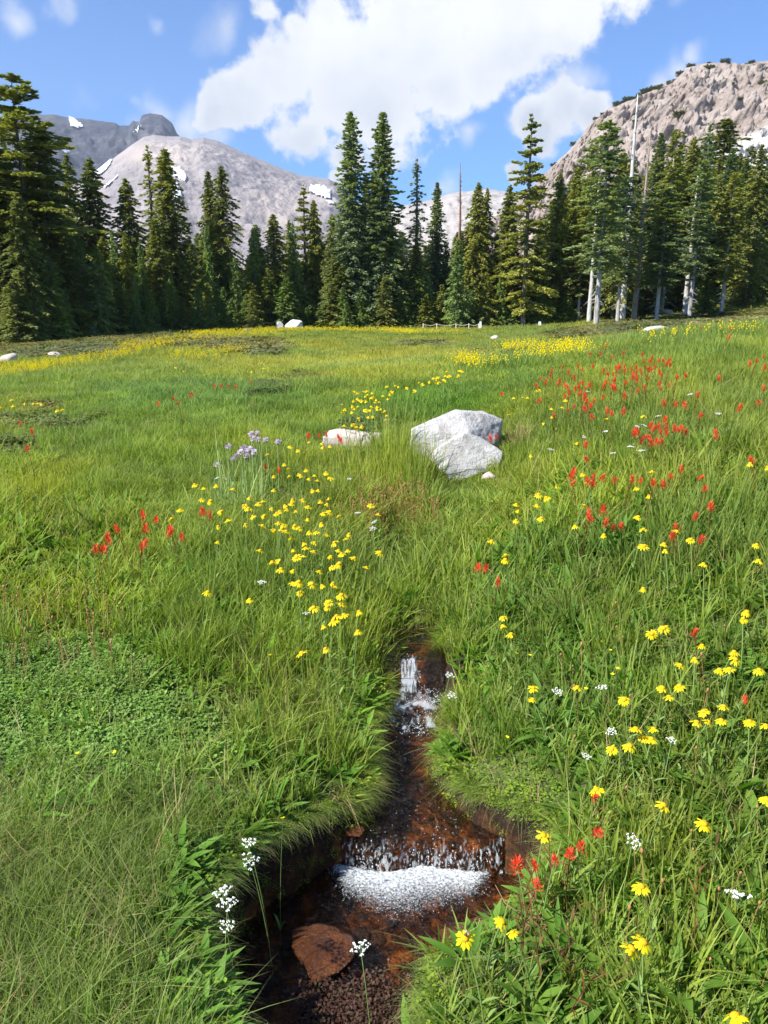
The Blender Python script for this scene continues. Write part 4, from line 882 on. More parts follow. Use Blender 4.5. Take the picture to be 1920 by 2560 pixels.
k = (cq > -.006) & (cq < .06) & (fbm(xq * 14, Yq * 14, 0, 2, 88) > -.3) & (side | ((Yq < 3.0) & (r.random(n) < .6))); px_, py_ = topix(xq[k], Yq[k], 0 * xq[k]); put('moss', xq[k], Yq[k], H(xq[k], Yq[k]), r, .9, .55, tintf(xq[k], Yq[k], px_, py_, r) * .8, .7)
# head wall of the brook: grass hanging over the dark hollow
n = 60; xq = r.uniform(.05, .33, n); Yq = np.full(n, 3.56) + r.uniform(0, .08, n); put('straw', xq[:30], Yq[:30], H(xq[:30], Yq[:30]), r, .6, .6, None, .15, np.full(30, -1.57) + r.normal(0, .3, 30)); put('hang', xq[30:], Yq[30:], H(xq[30:], Yq[30:]), r, .4, .4, None, .15, np.full(30, -1.57) + r.normal(0, .4, 30))
r = np.random.default_rng(71); n = 260; qx = r.uniform(720, 1060, n); qy = r.uniform(2440, 2600, n); k = ell(qx, qy, 880, 2530, 150, 75, .3) > r.random(n); Yp = (-.2 - EYE) / np.array([slope(b) for b in qy[k]]); xp = np.array([wx(a, b, c)[0] for a, b, c in zip(qx[k], qy[k], Yp)])
put('debris', xp, Yp, np.full(len(xp), -.205) + r.uniform(-.01, .012, len(xp)), r, 1.0, 1.0, np.array([[.24, .10, .20]]) * r.uniform(.4, 1.2, (len(xp), 1)), .4)
m_deb = leafmat('wet_debris', (.085, .034, .028), (.055, .042, .022), trans=.1, tint=False)
LB = {'debris': ('wet_moss', [cover('debris_sprig', 310 + i, 30, .03, .008, m_deb, .03) for i in range(3)], 'reddish wet moss and debris at the near edge of the pool'), 'grass': ('meadow_grass', g_near, 'fresh green meadow grass around the brook'), 'sedge': ('tall_sedge', g_sedge, 'taller sedge on the left bank of the brook'), 'wiry': ('wiry_grass', g_wiry, 'thin wiry pale grass lying over at the lower left'),
      'dry': ('dry_grass', g_dry, 'scattered straw coloured dead grass blades'), 'mid': ('middle_meadow_grass', g_mid, 'grass of the middle meadow around the boulder'), 'far': ('distant_meadow_grass', g_far, 'grass of the distant meadow up to the forest'),
      'hang': ('overhanging_grass', g_hang, 'grass drooping over the banks of the brook'), 'straw': ('hanging_straw', g_strawh, 'dead straw and roots hanging from the banks'), 'leafy': ('leafy_herbs', b_near, 'lance leaved herbs growing through the grass'),
      'cover': ('ground_cover', c_near, 'low round leaved ground cover left of the brook'), 'moss': ('moss', c_moss, 'yellow green mossy cushion leaves on the banks'), 'heath': ('heath_patches', h_far, 'low dark brown green heath patches in the meadow')}
for k, L in SC.items():
    nm, pr, lb = LB[k]; scatter(nm, pr, *[np.concatenate([q[i] for q in L]) for i in range(4)], lb)

# foam and drops, plus white dots for sun sparkle
m_foam = simple('white_foam_and_sparkle', (.62, .68, .74), .25, .5)
bub = MB(); bub.ball((0, 0, 0), 1, 6, 4); bubm = bub.build('foam_bubble', m_foam)
def waterhit(px, py):
    px = np.asarray(px, float); py = np.asarray(py, float); Ys = np.linspace(1.2, 3.5, 900); u = (1280 - py) / F; dy = math.cos(PITCH) + u * math.sin(PITCH); dz = (-math.sin(PITCH) + u * math.cos(PITCH)) / dy
    Zr = EYE + dz[:, None] * Ys; b = Zr <= level(Ys); i = np.argmax(b, 1); Y = Ys[i]; return (px - 960) / F / dy * Y, Y, EYE + dz * Y
def foamcloud(n, x0, x1, y0, y1, prob, rs, seed, el=1.0, lift=.0):
    r = np.random.default_rng(seed); px = r.uniform(x0, x1, n); py = r.uniform(y0, y1, n); p = prob(px, py); k = r.random(n) < p; px, py = px[k], py[k]
    x, Y, z = waterhit(px, py); n = len(x); s = r.uniform(*rs, n); return np.stack([x, Y, z + r.uniform(0, .004, n) + lift], 1), np.stack([s, s, s * el * r.uniform(.7, 1.3, n)], 1)
fb = lambda px: np.interp(px, [815, 850, 900, 980, 1050, 1120, 1180, 1230], [2212, 2245, 2280, 2318, 2305, 2280, 2262, 2225])
bits = [foamcloud(4000, 812, 1225, 2162, 2310, lambda a, b: np.clip(1.05 - ((b - 2162) / (fb(a) - 2162 + 8 * fbm(a / 14, b / 14, 0, 2, 3))) ** 1.6, 0, 1) * (.15 + .85 * smooth(fbm(a / 16, b / 9, 0, 3, 2), -.5, .4)) * (.35 + .65 * smooth(fbm(a / 60, b / 60, 0, 2, 2), -.5, .3)), (.0006, .0014), 1),
        foamcloud(2400, 830, 1225, 2088, 2168, lambda a, b: smooth(fbm(a / 3.5, b / 28, 0, 3, 4), -.3, .6) * (.08 + .8 * smooth(b, 2100, 2160)) * smooth(fbm(a / 40, 0 * b, 0, 2, 44), -.7, .3), (.0008, .0019), 2, 1.7, .003),
        foamcloud(1500, 1010, 1052, 1634, 1718, lambda a, b: .16 * smooth(fbm(a / 6, b / 50, 0, 2, 5), -.2, .5), (.0008, .0014), 3, 2.0),
        foamcloud(3000, 1005, 1130, 1710, 1785, lambda a, b: .45 * ell(a, b, 1062, 1745, 50, 26, .6, .8) * smooth(fbm(a / 9, b / 9, 0, 3, 21), -.6, .4), (.0010, .0018), 4),
        foamcloud(2500, 990, 1110, 1780, 1850, lambda a, b: (.3 * ell(a, b, 1065, 1790, 40, 22, .7, .8) + .35 * ell(a, b, 1040, 1825, 48, 16, .7, .8)) * smooth(fbm(a / 7, b / 7, 0, 3, 22), -.2, .4), (.0009, .0017), 5),
        foamcloud(500, 1120, 1170, 1975, 2000, lambda a, b: smooth(fbm(a / 5, b / 5, 0, 2, 7), .2, .5), (.0012, .0025), 6),  # white dots set at the pebble as its sunny sparkles
        foamcloud(1500, 960, 1200, 2005, 2100, lambda a, b: smooth(fbm(a / 6, b / 6, 0, 2, 8), .38, .6) * .5, (.0008, .0015), 7)]  # sparse white dots standing in for sun sparkle above the lip
gxp = np.linspace(805, 1235, 110); gyp = np.linspace(2155, 2320, 60); A_, B_ = np.meshgrid(gxp, gyp)
fd = np.clip(1.1 - (np.clip(B_ - 2162, 0, 999) / (fb(A_) - 2162 + 10 * fbm(A_ / 16, B_ / 14, 0, 3, 3))) ** 1.3, 0, 1) * smooth(B_ + 9 * fbm(A_ / 13, 0 * A_, 0, 3, 15), 2152, 2172) * smooth(A_ + 20 * fbm(0 * A_, B_ / 12, 0, 2, 16), 800, 860) * smooth(-A_ + 20 * fbm(0 * A_, B_ / 12, 0, 2, 17), -1240, -1180)
x, Y, z = waterhit(A_.ravel(), B_.ravel()); Y = np.minimum(Y, 2.2335); z = np.full(len(x), -.2) + .006 * fd.ravel() * (1 + .8 * fbm(A_.ravel() / 7, B_.ravel() / 5, 0, 3, 12)) + .0035
Y = Y + lipf(x) * lipw(Y)
ix = np.arange(A_.size).reshape(A_.shape); m, t, o = newmat('foam_sheet'); g = t.node('ShaderNodeNewGeometry'); at = t.node('ShaderNodeAttribute', attribute_name='dens')
nf = t.noise(g.outputs['Position'], 140, 5, .7); p = principled(t, t.mix(t.sstep(nf, .35, .6), (.46, .51, .55, 1), (.68, .72, .75, 1)), .35, .4, nf, .6, .006); tp = t.node('ShaderNodeBsdfTransparent'); mx = t.node('ShaderNodeMixShader')
t.l.new(t.sstep(t.m('ADD', t.m('MULTIPLY', at.outputs['Fac'], 1.25), t.m('MULTIPLY_ADD', nf, 2.4, -1.55)), -.05, 1.35), mx.inputs[0]); t.l.new(tp.outputs[0], mx.inputs[1]); t.l.new(p.outputs[0], mx.inputs[2]); t.l.new(mx.outputs[0], o.inputs[0])
tag(link('foam_sheet', mesh('foam_sheet', np.stack([x, Y, z], 1), np.stack([ix[:-1, :-1], ix[:-1, 1:], ix[1:, 1:], ix[1:, :-1]], -1).reshape(-1, 4), m, True, {'dens': fd.ravel()})), 'sheet of white froth spreading from the foot of the cascade', kind='stuff')
P = np.concatenate([b[0] for b in bits]); P[:, 1] += lipf(P[:, 0]) * lipw(P[:, 1]); S = np.concatenate([b[1] for b in bits]); scatter('foam', [bubm], P, np.zeros((len(P), 3)), S, None, 'white foam and drops of the little cascade, with dots added as sun sparkle')

# ------------------------------------------------------------------ flowers
m_petal = leafmat('yellow_petal', (.80, .63, .012), (.86, .72, .02), tint=False, trans=.3, rough=.6, spec=.1)
m_centre = simple('golden_centre', (.62, .30, .01), .8, .1, var=(.75, .45, .02), scale=400)
m_stem = leafmat('flower_stem', (.16, .25, .06), (.20, .29, .08), tint=False, trans=.1)
m_redstem = leafmat('red_stem', (.16, .045, .02), (.13, .09, .03), tint=False, trans=.1)
m_red = leafmat('scarlet_bract', (.74, .060, .030), (.82, .10, .045), tint=False, trans=.25, tip=(.75, .12, .05), tipr=(.6, 1.2))
m_white = leafmat('white_floret', (.80, .80, .74), (.84, .84, .82), tint=False, trans=.2)
m_lilac = leafmat('lilac_floret', (.62, .42, .80), (.74, .60, .88), tint=False, trans=.3)
m_pstem = leafmat('pale_stem', (.25, .36, .10), (.30, .40, .14), tint=False, trans=.2)
m_bfly = leafmat('buttercup_petal', (.82, .72, .02), (.85, .78, .03), tint=False, trans=.3)
def stem_mesh(seed, h=.25, rad=.0018, lean=.03, mat=m_stem, leaves=2, ll=.05, lw=.009):
    r = np.random.default_rng(seed); a = r.random() * 6.28; mb = MB(); k = np.linspace(0, 1, 6); d = np.array([math.cos(a), math.sin(a)]) * lean
    pts = np.stack([d[0] * k ** 1.8, d[1] * k ** 1.8, h * k], 1); mb.tube(pts, np.linspace(rad * 1.2, rad, 6), 4, False)
    for q in range(leaves):
        i = 1 + q; aa = a + 1.5 + q * 2.5
        for s in (0, math.pi): mb.leaf(pts[i], (math.cos(aa + s) * .7, math.sin(aa + s) * .7, .7), (0, 0, 1), ll, lw, .3, 3, .2)
    return mb.build('stem', mat), tuple(pts[-1]), h
def petal(mb, a, droop, L, w, r0): mb.leaf((r0 * math.cos(a), r0 * math.sin(a), .001), (math.cos(a), math.sin(a), -droop), (0, 0, 1), L, w, .25, 3, -.12, .6)
def daisy_head(seed, R_=.024, npet=13, droop=.25, miss=0):
    r = np.random.default_rng(seed); mb = MB()
    for q in range(npet):
        if r.random() < miss: continue
        petal(mb, 6.283 * q / npet + r.normal(0, .07), droop + r.normal(0, .12), R_ * .80 * r.uniform(.85, 1.1), R_ * .26, R_ * .27)
    p = mb.build('petals', m_petal); mc = MB(); mc.ball((0, 0, .0015), R_ * .34, 10, 6, (1, 1, .62)); mc.tube([(0, 0, -.007), (0, 0, -.001)], [R_ * .12, R_ * .32], 8); return p, mc.build('flower_centre', m_centre)
DH = [daisy_head(400 + i, .024, 12 + i % 3, [.1, .35, .6, .9][i % 4], .08 * (i % 3)) for i in range(8)]
DS = [stem_mesh(420 + i, .25, .0019, .03 + .01 * i) for i in range(5)]
onep = MB(); petal(onep, 0, .3, .024 * .72, .024 * .30, .024 * .27); onepet = onep.build('petal', m_petal)
def brush_head(seed):
    r = np.random.default_rng(seed); mb = MB()
    for q in range(26):
        h = -.030 + .045 * q / 26 ; a = q * 2.4; e = .5 + .65 * q / 26 + r.normal(0, .15); mb.leaf((.003 * math.cos(a), .003 * math.sin(a), h), (math.cos(a) * math.cos(e), math.sin(a) * math.cos(e), math.sin(e)), (0, 0, 1), .028 * r.uniform(.8, 1.25), .0062, -.1, 3, .3, .6)
    return mb.build('bracts', m_red)
BH = [brush_head(440 + i) for i in range(4)]; BS = [stem_mesh(450 + i, .22, .0018, .04, m_redstem if i % 2 else m_stem, 4, .035, .005) for i in range(4)]
def umbel_head(seed, n=11, R_=.02):
    r = np.random.default_rng(seed); rays = MB(); mb = MB()
    for q in range(n):
        a = q * 2.4; rr_ = R_ * math.sqrt((q + .3) / n); c = np.array([rr_ * math.cos(a), rr_ * math.sin(a), .004 * (1 - (rr_ / R_) ** 2) + r.uniform(-.001, .002)])
        rays.tube([(0, 0, -.018), c], .0005, 3, False)
        for w in range(7): b = c + r.normal(0, .0019, 3) * [1, 1, .5]; mb.ball(b, .0017, 5, 3)
    return mb.build('florets', m_white), rays.build('rays', m_stem)
UH = [umbel_head(460 + i, 9 + 2 * i) for i in range(3)]; US = [stem_mesh(470 + i, .28, .0011, .05, m_stem, 0) for i in range(3)]
def ball_head(seed):
    r = np.random.default_rng(seed); mb = MB()
    for q in range(60):
        u = r.uniform(-.25, 1); a = r.random() * 6.28; s = math.sqrt(1 - u * u); d = np.array([s * math.cos(a), s * math.sin(a), u]); mb.leaf(d * .008, d + r.normal(0, .2, 3), (.1, .2, 1) if abs(u) < .9 else (1, 0, 0), .013, .0048, .2, 2, .1)
    return mb.build('florets', m_lilac)
LH = [ball_head(480 + i) for i in range(3)]; LS = [stem_mesh(490 + i, .36, .0038, .02, m_pstem, 0) for i in range(3)]
def cup_head(seed):
    mb = MB()
    for q in range(5): a = q * 1.2566; mb.leaf((0, 0, 0), (math.cos(a), math.sin(a), .45), (0, 0, 1), .009, .009, -.1, 2, .1, .65)
    return mb.build('petals', m_bfly)
CHD = [cup_head(1)]; CS = [stem_mesh(500 + i, .12, .0008, .03, m_stem, 1, .03, .008) for i in range(2)]
FL = []
def flower(kind, px, py, h, size=1.0, rnd=None, detail=False, Y=None):
    r = rnd or random
    x, Yg, zt = [float(q[0]) for q in ground_at(px, py, h)]
    name = {'daisy': 'yellow_daisy', 'brush': 'red_paintbrush', 'umbel': 'white_umbel_flower', 'lilac': 'lilac_flower', 'cup': 'yellow_buttercup'}[kind]
    S_ = {'daisy': DS, 'brush': BS, 'umbel': US, 'lilac': LS, 'cup': CS}[kind]
    sm, top, h0 = r.choice(S_); az = r.random() * 6.283; ca, sa = math.cos(az), math.sin(az)
    bxp = x - (top[0] * ca - top[1] * sa); byp = Yg - (top[0] * sa + top[1] * ca); zg = float(H(bxp, byp, True)); hh = max(.04, zt - zg)
    root = empty(name, (bxp, byp, zg - .01), az); hh += .01
    link('stem', sm, root, None, None, (1, 1, hh / h0))
    tx = r.gauss(.12, .22); ty = r.gauss(0, .22)
    if kind == 'daisy': tx = r.gauss(.05, .3); ty = r.gauss(0, .25)
    hd = dict(loc=(top[0], top[1], hh), rot=(tx, ty, r.random() * 6.28), scale=(size,) * 3)
    if kind == 'daisy':
        p, c = r.choice(DH)
        if detail:
            he = empty('flower_head'); he.parent = root; he.location = hd['loc']; he.rotation_euler = hd['rot']; he.scale = hd['scale']; nn = r.choice([12, 13, 14])
            for q in range(nn): link('petal', onepet, he, (0, 0, 0), (r.gauss(0, .08), r.gauss(0, .14), 6.283 * q / nn + r.gauss(0, .06)), (r.uniform(.9, 1.1),) * 3)
            link('flower_centre', c, he)
        else: link('petals', p, root, **hd); link('flower_centre', c, root, **hd)
    elif kind == 'brush': size *= .85; hd['scale'] = (size, size, size * r.uniform(.75, 1.1)); link('bracts', r.choice(BH), root, **hd)
    elif kind == 'umbel': f, y = r.choice(UH); link('florets', f, root, **hd); link('rays', y, root, **hd)
    elif kind == 'lilac': link('florets', r.choice(LH), root, **hd)
    else: link('petals', CHD[0], root, **hd)
    FL.append((kind, px, py, root)); return root, (x, Yg, zt)
rn = random.Random(11)
Zm = lambda l: zc(l, 420, 1040, .3496)
R3 = lambda l: zc(l, 0, 780, .5787); R4 = lambda l: zc(l, 960, 780, .5787); RR = lambda l: zc(l, 1200, 1500, .4793); RL = lambda l: zc(l, 0, 1500, .4793); R5 = lambda l: zc(l, 700, 1400, .422); R6 = lambda l: zc(l, 500, 1900, .5425)
daL = Zm([(190,490),(255,515),(347,498),(470,522),(240,597),(305,607),(88,672),(385,682),(25,735),(430,748),(358,790),(583,585),(540,640),(575,660),(650,625),(680,610),(605,718),(690,712),(678,785),(555,775),(890,600),(965,600),(835,640),(885,630),(745,660),(1005,650),(800,680),(850,665),(915,680),(780,695),(1115,695),(1160,685),(1220,715),(1000,738),(790,765),(825,780),(765,820),(810,810),(845,825),(885,870),(905,785),(940,800),(1010,830),(1062,832),(1140,838),(1098,770),(1150,590),(1140,630),(1090,610),(970,912),(1052,905),(895,960),(985,945),(970,1003),(1045,968),(920,1010),(658,962),(745,1045),(778,1035),(808,1095),(897,1105),(1190,905),(1165,1005),(1220,960),(1285,962),(1240,985),(1225,1055),(1175,1080),(1335,1015),(1420,1082),(1295,843),(1275,880),(1085,1112),(358,902),(1180,1195),(895,1197),(935,1187),(1032,1200),(1100,1212),(1200,1225),(1240,1280),(1148,1335),(1140,1365),(1248,1345),(1042,1370),(1258,1422),(1205,1430),(1183,1465),(1110,1503),(1125,1665),(285,1260),(585,1312),(1358,1540),(955,1695),(945,1260),(1365,1400),(1505,702),(1452,638),(1518,975)])
daU = Zm([(865,430),(935,415),(985,385),(950,425),(1010,448),(1050,425),(1070,462),(1130,405),(1165,445),(1150,440),(915,490),(757,430),(757,528),(1030,530),(1075,530),(865,378),(830,345),(1005,187),(1105,197),(1110,225),(1160,215),(925,245),(875,220),(710,275)])
daM = R4([(747,752),(668,788),(660,835),(700,802),(571,830),(580,860),(571,900),(680,890),(866,835),(857,700),(825,925),(950,963),(465,990),(525,1050),(524,1070),(1099,885),(1121,938),(1087,762),(1145,795),(1210,1002),(1215,1030),(1122,1012),(1265,948),(1325,983),(1582,655),(1610,1005),(1618,1075),(1655,670),(1380,1088),(1120,1195),(635,620),(692,482),(725,452),(724,417),(770,412),(783,380),(1122,450),(965,462),(836,567),(600,370),(660,340),(675,338),(620,370),(540,445),(560,370),(1158,690)])
daR = RR([(120,92),(118,135),(162,178),(896,175),(957,148),(1158,237),(1120,307),(1392,62),(1372,98),(1325,270),(1332,310),(1250,365),(1300,360),(1455,365),(1045,340),(952,458),(1038,450),(985,505),(1270,555),(1165,582),(1190,635),(1258,628),(1130,637),(1405,635),(1490,655),(812,672),(905,672),(850,715),(893,725),(780,762),(686,780),(751,520),(508,455),(606,990),(957,1070),(1168,1168),(330,1228),(840,1495),(790,1820),(850,1785),(1495,1040),(1330,2170),(277,458),(275,518)])
for p in daL: flower('daisy', *p, rn.uniform(.24, .32), rn.uniform(.85, 1.3), rn)
for p in daU: flower('daisy', *p, rn.uniform(.25, .33), rn.uniform(.8, 1.1), rn)
for p in daM: flower('daisy', *p, rn.uniform(.2, .28), rn.uniform(.8, 1.25), rn)
for p in daR: flower('daisy', *p, rn.uniform(.17, .23), (1.0 if p[1] < 1900 else 1.1) * rn.uniform(.9, 1.1), rn, detail=p[1] > 1700)
beed, beep = flower('daisy', *R6([(1220, 822)])[0], .20, 1.05, rn, detail=True); tag(beed, 'large yellow daisy with a bee on it, over the right edge of the pool', 'flower')
q1, _ = flower('daisy', *R6([(1392, 745)])[0], .20, .95, rn, detail=True); tag(q1, 'large yellow daisy close right of the one with the bee', 'flower')
q2, _ = flower('daisy', *R6([(1440, 795)])[0], .19, .7, rn, detail=True); tag(q2, 'half hidden drooping yellow daisy below the one right of the bee', 'flower')
NAMED = {id(beed), id(q1), id(q2)}
for i in range(48): flower('daisy', 915 + rn.gauss(0, 32), 1015 + rn.uniform(-45, 55), rn.uniform(.3, .4), rn.uniform(.9, 1.25), rn)
for i in range(34): a = rn.random(); flower('daisy', 965 + 190 * a, 978 - 42 * a + rn.gauss(0, 7), .3, rn.uniform(.9, 1.3), rn)
for p in R3([(50,380),(57,405),(5,413),(108,395),(145,395),(165,395),(180,397),(270,422),(245,425),(760,240),(795,258),(1090,258),(1140,243),(1160,243)]): flower('daisy', *p, .3, 1.2, rn)
br = R4([(412,500),(485,540),(460,550),(870,575),(875,638),(813,700),(815,740),(905,730),(945,718),(995,727),(1072,722),(1108,730),(1165,740),(1207,745),(1240,712),(1285,682),(1368,717),(1387,765),(1412,843),(1345,885),(947,855),(885,870),(890,890),(958,912),(990,935),(1023,925),(1263,932),(1245,968),(1370,985),(407,1105),(440,1110),(492,1170),(1590,642),(1535,415),(1433,530),(1367,447),(1355,360),(1448,288),(1640,330),(1615,392),(510,355),(948,322),(995,330),(1045,305),(1075,283),(1305,275),(800,347),(845,355),(948,370),(1040,365),(668,385),(658,320),(1125,325),(1190,310),(1035,432),(965,430),(985,440),(1210,395),(1260,400),(1300,405),(900,455),(1080,525),(1095,520),(1110,560),(1120,545),(1150,490),(1165,505),(1185,495),(1215,470),(1215,500),(1220,525),(1195,520),(1155,565),(1180,562),(1200,560),(1140,540),(1270,510),(1285,505),(1305,520),(1255,505),(960,145),(890,180),(935,180),(1150,215),(1205,210),(1580,225),(1610,210),(1640,195),(1645,240),(1370,70),(1500,75),(1490,110),(770,240),(725,255),(1190,260),(1145,250),(903,745),(808,715),(820,690),(905,712),(880,735)]) \
   + R3([(617,880),(675,900),(505,938),(628,937),(462,975),(470,990),(733,955),(735,940),(785,975),(612,1015),(630,1000),(410,1027),(445,1025),(870,870),(880,862),(905,880),(1147,670),(1205,685),(1380,535),(1410,530),(1332,537),(1465,545),(1475,560),(682,398),(748,375),(770,395),(830,355),(820,365),(925,320),(955,320),(990,318),(1020,325),(1085,305),(138,518),(87,480),(117,590)]) \
   + RR([(1382,522),(597,1030),(288,1390),(392,1358),(470,1325),(300,1487),(1118,170),(612,1213),(527,1292)])
for p in br:
    sz = 1.1 if p[1] < 1150 else (1.0 if p[1] < 1500 else .8)
    flower('brush', *p, rn.uniform(.2, .28) if p[1] < 1500 else .2, sz * rn.uniform(.8, 1.15), rn)
q, _ = flower('brush', *RR([(192,1385)])[0], .2, 1.15, rn); tag(q, 'open coral red paintbrush flower leaning over the right end of the cascade', 'flower'); NAMED.add(id(q))
for i in range(70): a = rn.random(); flower('brush', 1400 + 240 * a + rn.gauss(0, 45), 985 - 90 * a + rn.gauss(0, 30), .28, rn.uniform(.7, 1.1), rn)
um = RL([(1295,1270),(1302,1355),(1160,1525),(1188,1585),(1180,1705)]) + R6([(740,865)]) + RR([(797,1258),(1355,1545),(553,815),(1000,733),(405,480),(635,458),(685,690)]) + R5([(1005,683),(1018,803),(160,318)]) \
   + R3([(1510,722),(1545,870),(1617,908),(1610,938),(1132,1170),(935,720),(972,722)]) + R4([(1113,600),(1065,583),(958,517),(1185,450),(1322,357),(882,345),(1443,440),(990,610),(720,595),(863,540),(1093,495),(1125,492)])
for i, p in enumerate(um):
    q, _ = flower('umbel', *p, .26 if p[1] < 1500 else (.17 if i > 5 else .10), (1.25 if p[1] > 1900 else .95) * rn.uniform(.85, 1.1) * (1.15 if i in (2, 7) else 1), rn)
for p in Zm([(595,130),(640,128),(610,165),(650,170),(700,175),(788,188),(432,220),(540,228),(585,240),(620,262),(555,265),(560,290),(485,292),(465,318),(350,352),(520,262),(545,250),(575,285)]):
    hh = .40 * (1 if p[1] < 1125 else .85); q, _ = flower('lilac', *p, hh, 1.35, rn)
for p in RR([(637,220),(690,390),(717,360),(815,218),(680,265),(260,290),(552,465),(140,718),(190,280)]) + RL([(402,803),(598,797),(1475,1142),(1410,290)]) + R4([(870,740)]): flower('cup', *p, .12, 1.1, rn)
# pale leaf fans of the lilac clump
x, Yg, zt = [float(q[0]) for q in ground_at(600, 1300)]
o = link('pale_leaf_clump', tuft('pale_leaf_clump', 77, 110, .17, .40, .0075, m_pstem, .35, 5), None, (x, Yg, zt)); tag(o, 'pale green upright leaf blades under the lilac flowers', 'plant', kind='stuff')

# labels of the flowers: each cluster by its place, its outer members singled out
REG = {'daisy': [((0,800,480,1060),'far left in the meadow'),((480,800,860,1060),'in the far middle meadow'),((860,950,960,1090),'in the dense clump behind the long flat rock'),((860,900,1180,1090),'in the line running up behind the boulder'),
                 ((660,1090,860,1165),'in front of the long flat rock'),((400,1165,600,1420),'around the foot of the lilac flowers'),((600,1165,860,1290),'in the upper half of the left bank patch'),((600,1290,860,1380),'in the middle of the left bank patch'),((400,1380,860,1460),'in the lower half of the left bank patch'),((400,1460,900,1700),'on the lower fringe of the left bank patch'),((860,1160,1000,1440),'above the dark gully'),
                 ((1180,900,1500,1110),'on the slope right of the boulder'),((1180,1110,1500,1230),'under the double red paintbrush group'),((1180,1230,1400,1500),'on the right bank above the brook head'),((1500,900,1920,1230),'high on the right slope'),((1400,1230,1920,1440),'on the mid right slope'),
                 ((1180,1440,1320,1800),'at the right bank edge above the bare soil'),((1500,1440,1770,1720),'in the upper part of the right edge group'),((1770,1440,1930,1720),'close to the right photo edge'),((1500,1720,1720,1900),'in the tight lower right group of heads'),((1720,1720,1930,1900),'in the tight group at the right edge'),((1300,1900,1930,2100),'sunlit on the lower right slope'),((1200,2100,1930,2600),'near the lower right corner')],
       'brush': [((0,800,480,1110),'far left in the meadow'),((480,900,760,1000),'in the far thin red row'),((640,1040,900,1110),'around the long flat rock'),((0,1200,420,1400),'in the left meadow group of coral spikes'),((420,1100,760,1400),'beside the lilac flowers'),
                 ((1100,1040,1280,1120),'in front of the right face of the boulder'),((1560,1040,1720,1115),'in the dense scarlet drift on the right slope'),((1500,780,1930,920),'near the crest on the far right'),((1200,780,1500,1000),'on the far slope right of the boulder'),((1500,920,1930,1040),'high on the right slope above the scarlet drift'),((1200,1000,1560,1130),'between the boulder and the scarlet drift'),
                 ((1380,1130,1520,1240),'in the double group right of the boulder'),((1520,1130,1930,1240),'in the loose row below the scarlet drift'),((1180,1380,1300,1500),'above the brook head'),((1400,1240,1930,1400),'on the mid right slope'),((1720,1040,1930,1130),'right of the scarlet drift'),((1600,1500,1930,1800),'between the right edge daisies'),((1200,1900,1500,2300),'on reddish stems right of the cascade')],
       'umbel': [((0,2050,640,2400),'hanging over the left rim of the pool'),((640,2300,1000,2500),'in front of the wedge shaped red rock'),((1100,1650,1160,1760),'beside the upper little fall'),((700,1480,800,1600),'among the lowest left bank daisies'),((400,1100,600,1250),'left of the lilac stems'),((600,1180,1000,1480),'above the dark gully'),((1300,1000,1930,1150),'among the scarlet paintbrushes'),((1200,1650,1930,1900),'beside the right daisies'),((1500,2050,1930,2300),'on the lower right slope')],
       'lilac': [((400,1060,720,1120),'in the upper tier of the lilac clump'),((400,1120,720,1200),'in the lower tier of the lilac clump')],
       'cup': [((0,1500,320,2100),'in the left ground cover'),((1200,1500,1700,1900),'low in the right bank grass')]}
NM = {'daisy': ('yellow daisy', 'yellow daisies'), 'brush': ('red paintbrush flower', 'red paintbrushes'), 'umbel': ('white umbel flower', 'white umbel flowers'), 'lilac': ('lilac round flower', 'lilac round flowers'), 'cup': ('tiny yellow buttercup', 'tiny yellow buttercups')}
ORD = ['leftmost', 'second from the left', 'third from the left', 'fourth from the left', 'fifth from the left', 'sixth from the left', 'seventh from the left', 'eighth from the left']
buck = {}
for k, px, py, root in FL:
    if id(root) in NAMED or 'label' in root: continue
    ph = 'scattered in the grass'
    for (a, b, c, d), w in REG[k]:
        if a <= px < c and b <= py < d: ph = w; break
    buck.setdefault((k, ph), []).append((px, py, root))
for (k, ph), L in buck.items():
    L.sort(key=lambda q: q[0]); one, many = NM[k]
    left = list(L)
    def pick(q, w): tag(q[2], '%s of the %s %s' % (w, many, ph), 'flower', many + ' ' + ph); left.remove(q)
    if len(L) == 1: tag(L[0][2], 'single %s %s' % (one, ph), 'flower'); continue
    n = len(L); ordn = ['leftmost'] + [NTH[i] + ' from left' for i in range(1, 12)]; rordn = ['rightmost'] + [NTH[i] + ' from right' for i in range(1, 12)]
    h = min((n + 1) // 2, 9)
    for i, q in enumerate(L[:h]): pick(q, ordn[i])
    for i, q in enumerate(L[::-1][:min(n - h, 9)]): pick(q, rordn[i])
    for q in left: tag(q[2], '%s among those %s' % (one, ph), 'flower', many + ' ' + ph)

# the bee on the daisy
bee = empty('bee', (beep[0] + .006, beep[1], beep[2] + .014), .6); mbb = MB(); mbb.ball((0, 0, 0), .003, 8, 6, (1.2, 1, 1)); mbb.ball((.0045, 0, .0003), .0021, 8, 6); mbb.ball((-.0055, 0, -.0005), .0033, 8, 6, (1.5, 1, .95))
for s in (-1, 1):
    for i in (-.002, 0, .002): mbb.tube([(i, s * .002, -.001), (i * 1.5, s * .005, -.001), (i * 2, s * .006, -.005)], .0003, 3)
link('body', mbb.build('body', simple('bee_body', (.05, .035, .02), .6, .3, var=(.25, .14, .03), scale=500)), bee)
for s in (-1, 1):
    wg = MB(); wg.leaf((0, s * .001, .003), (-.6, s * .8, .15), (0, 0, 1), .009, .0035, .1, 3); link('wing', wg.build('wing', simple('bee_wing', (.35, .36, .38), .3, .6)), bee)
tag(bee, 'dark bee feeding on the large yellow daisy over the pool', 'bee')

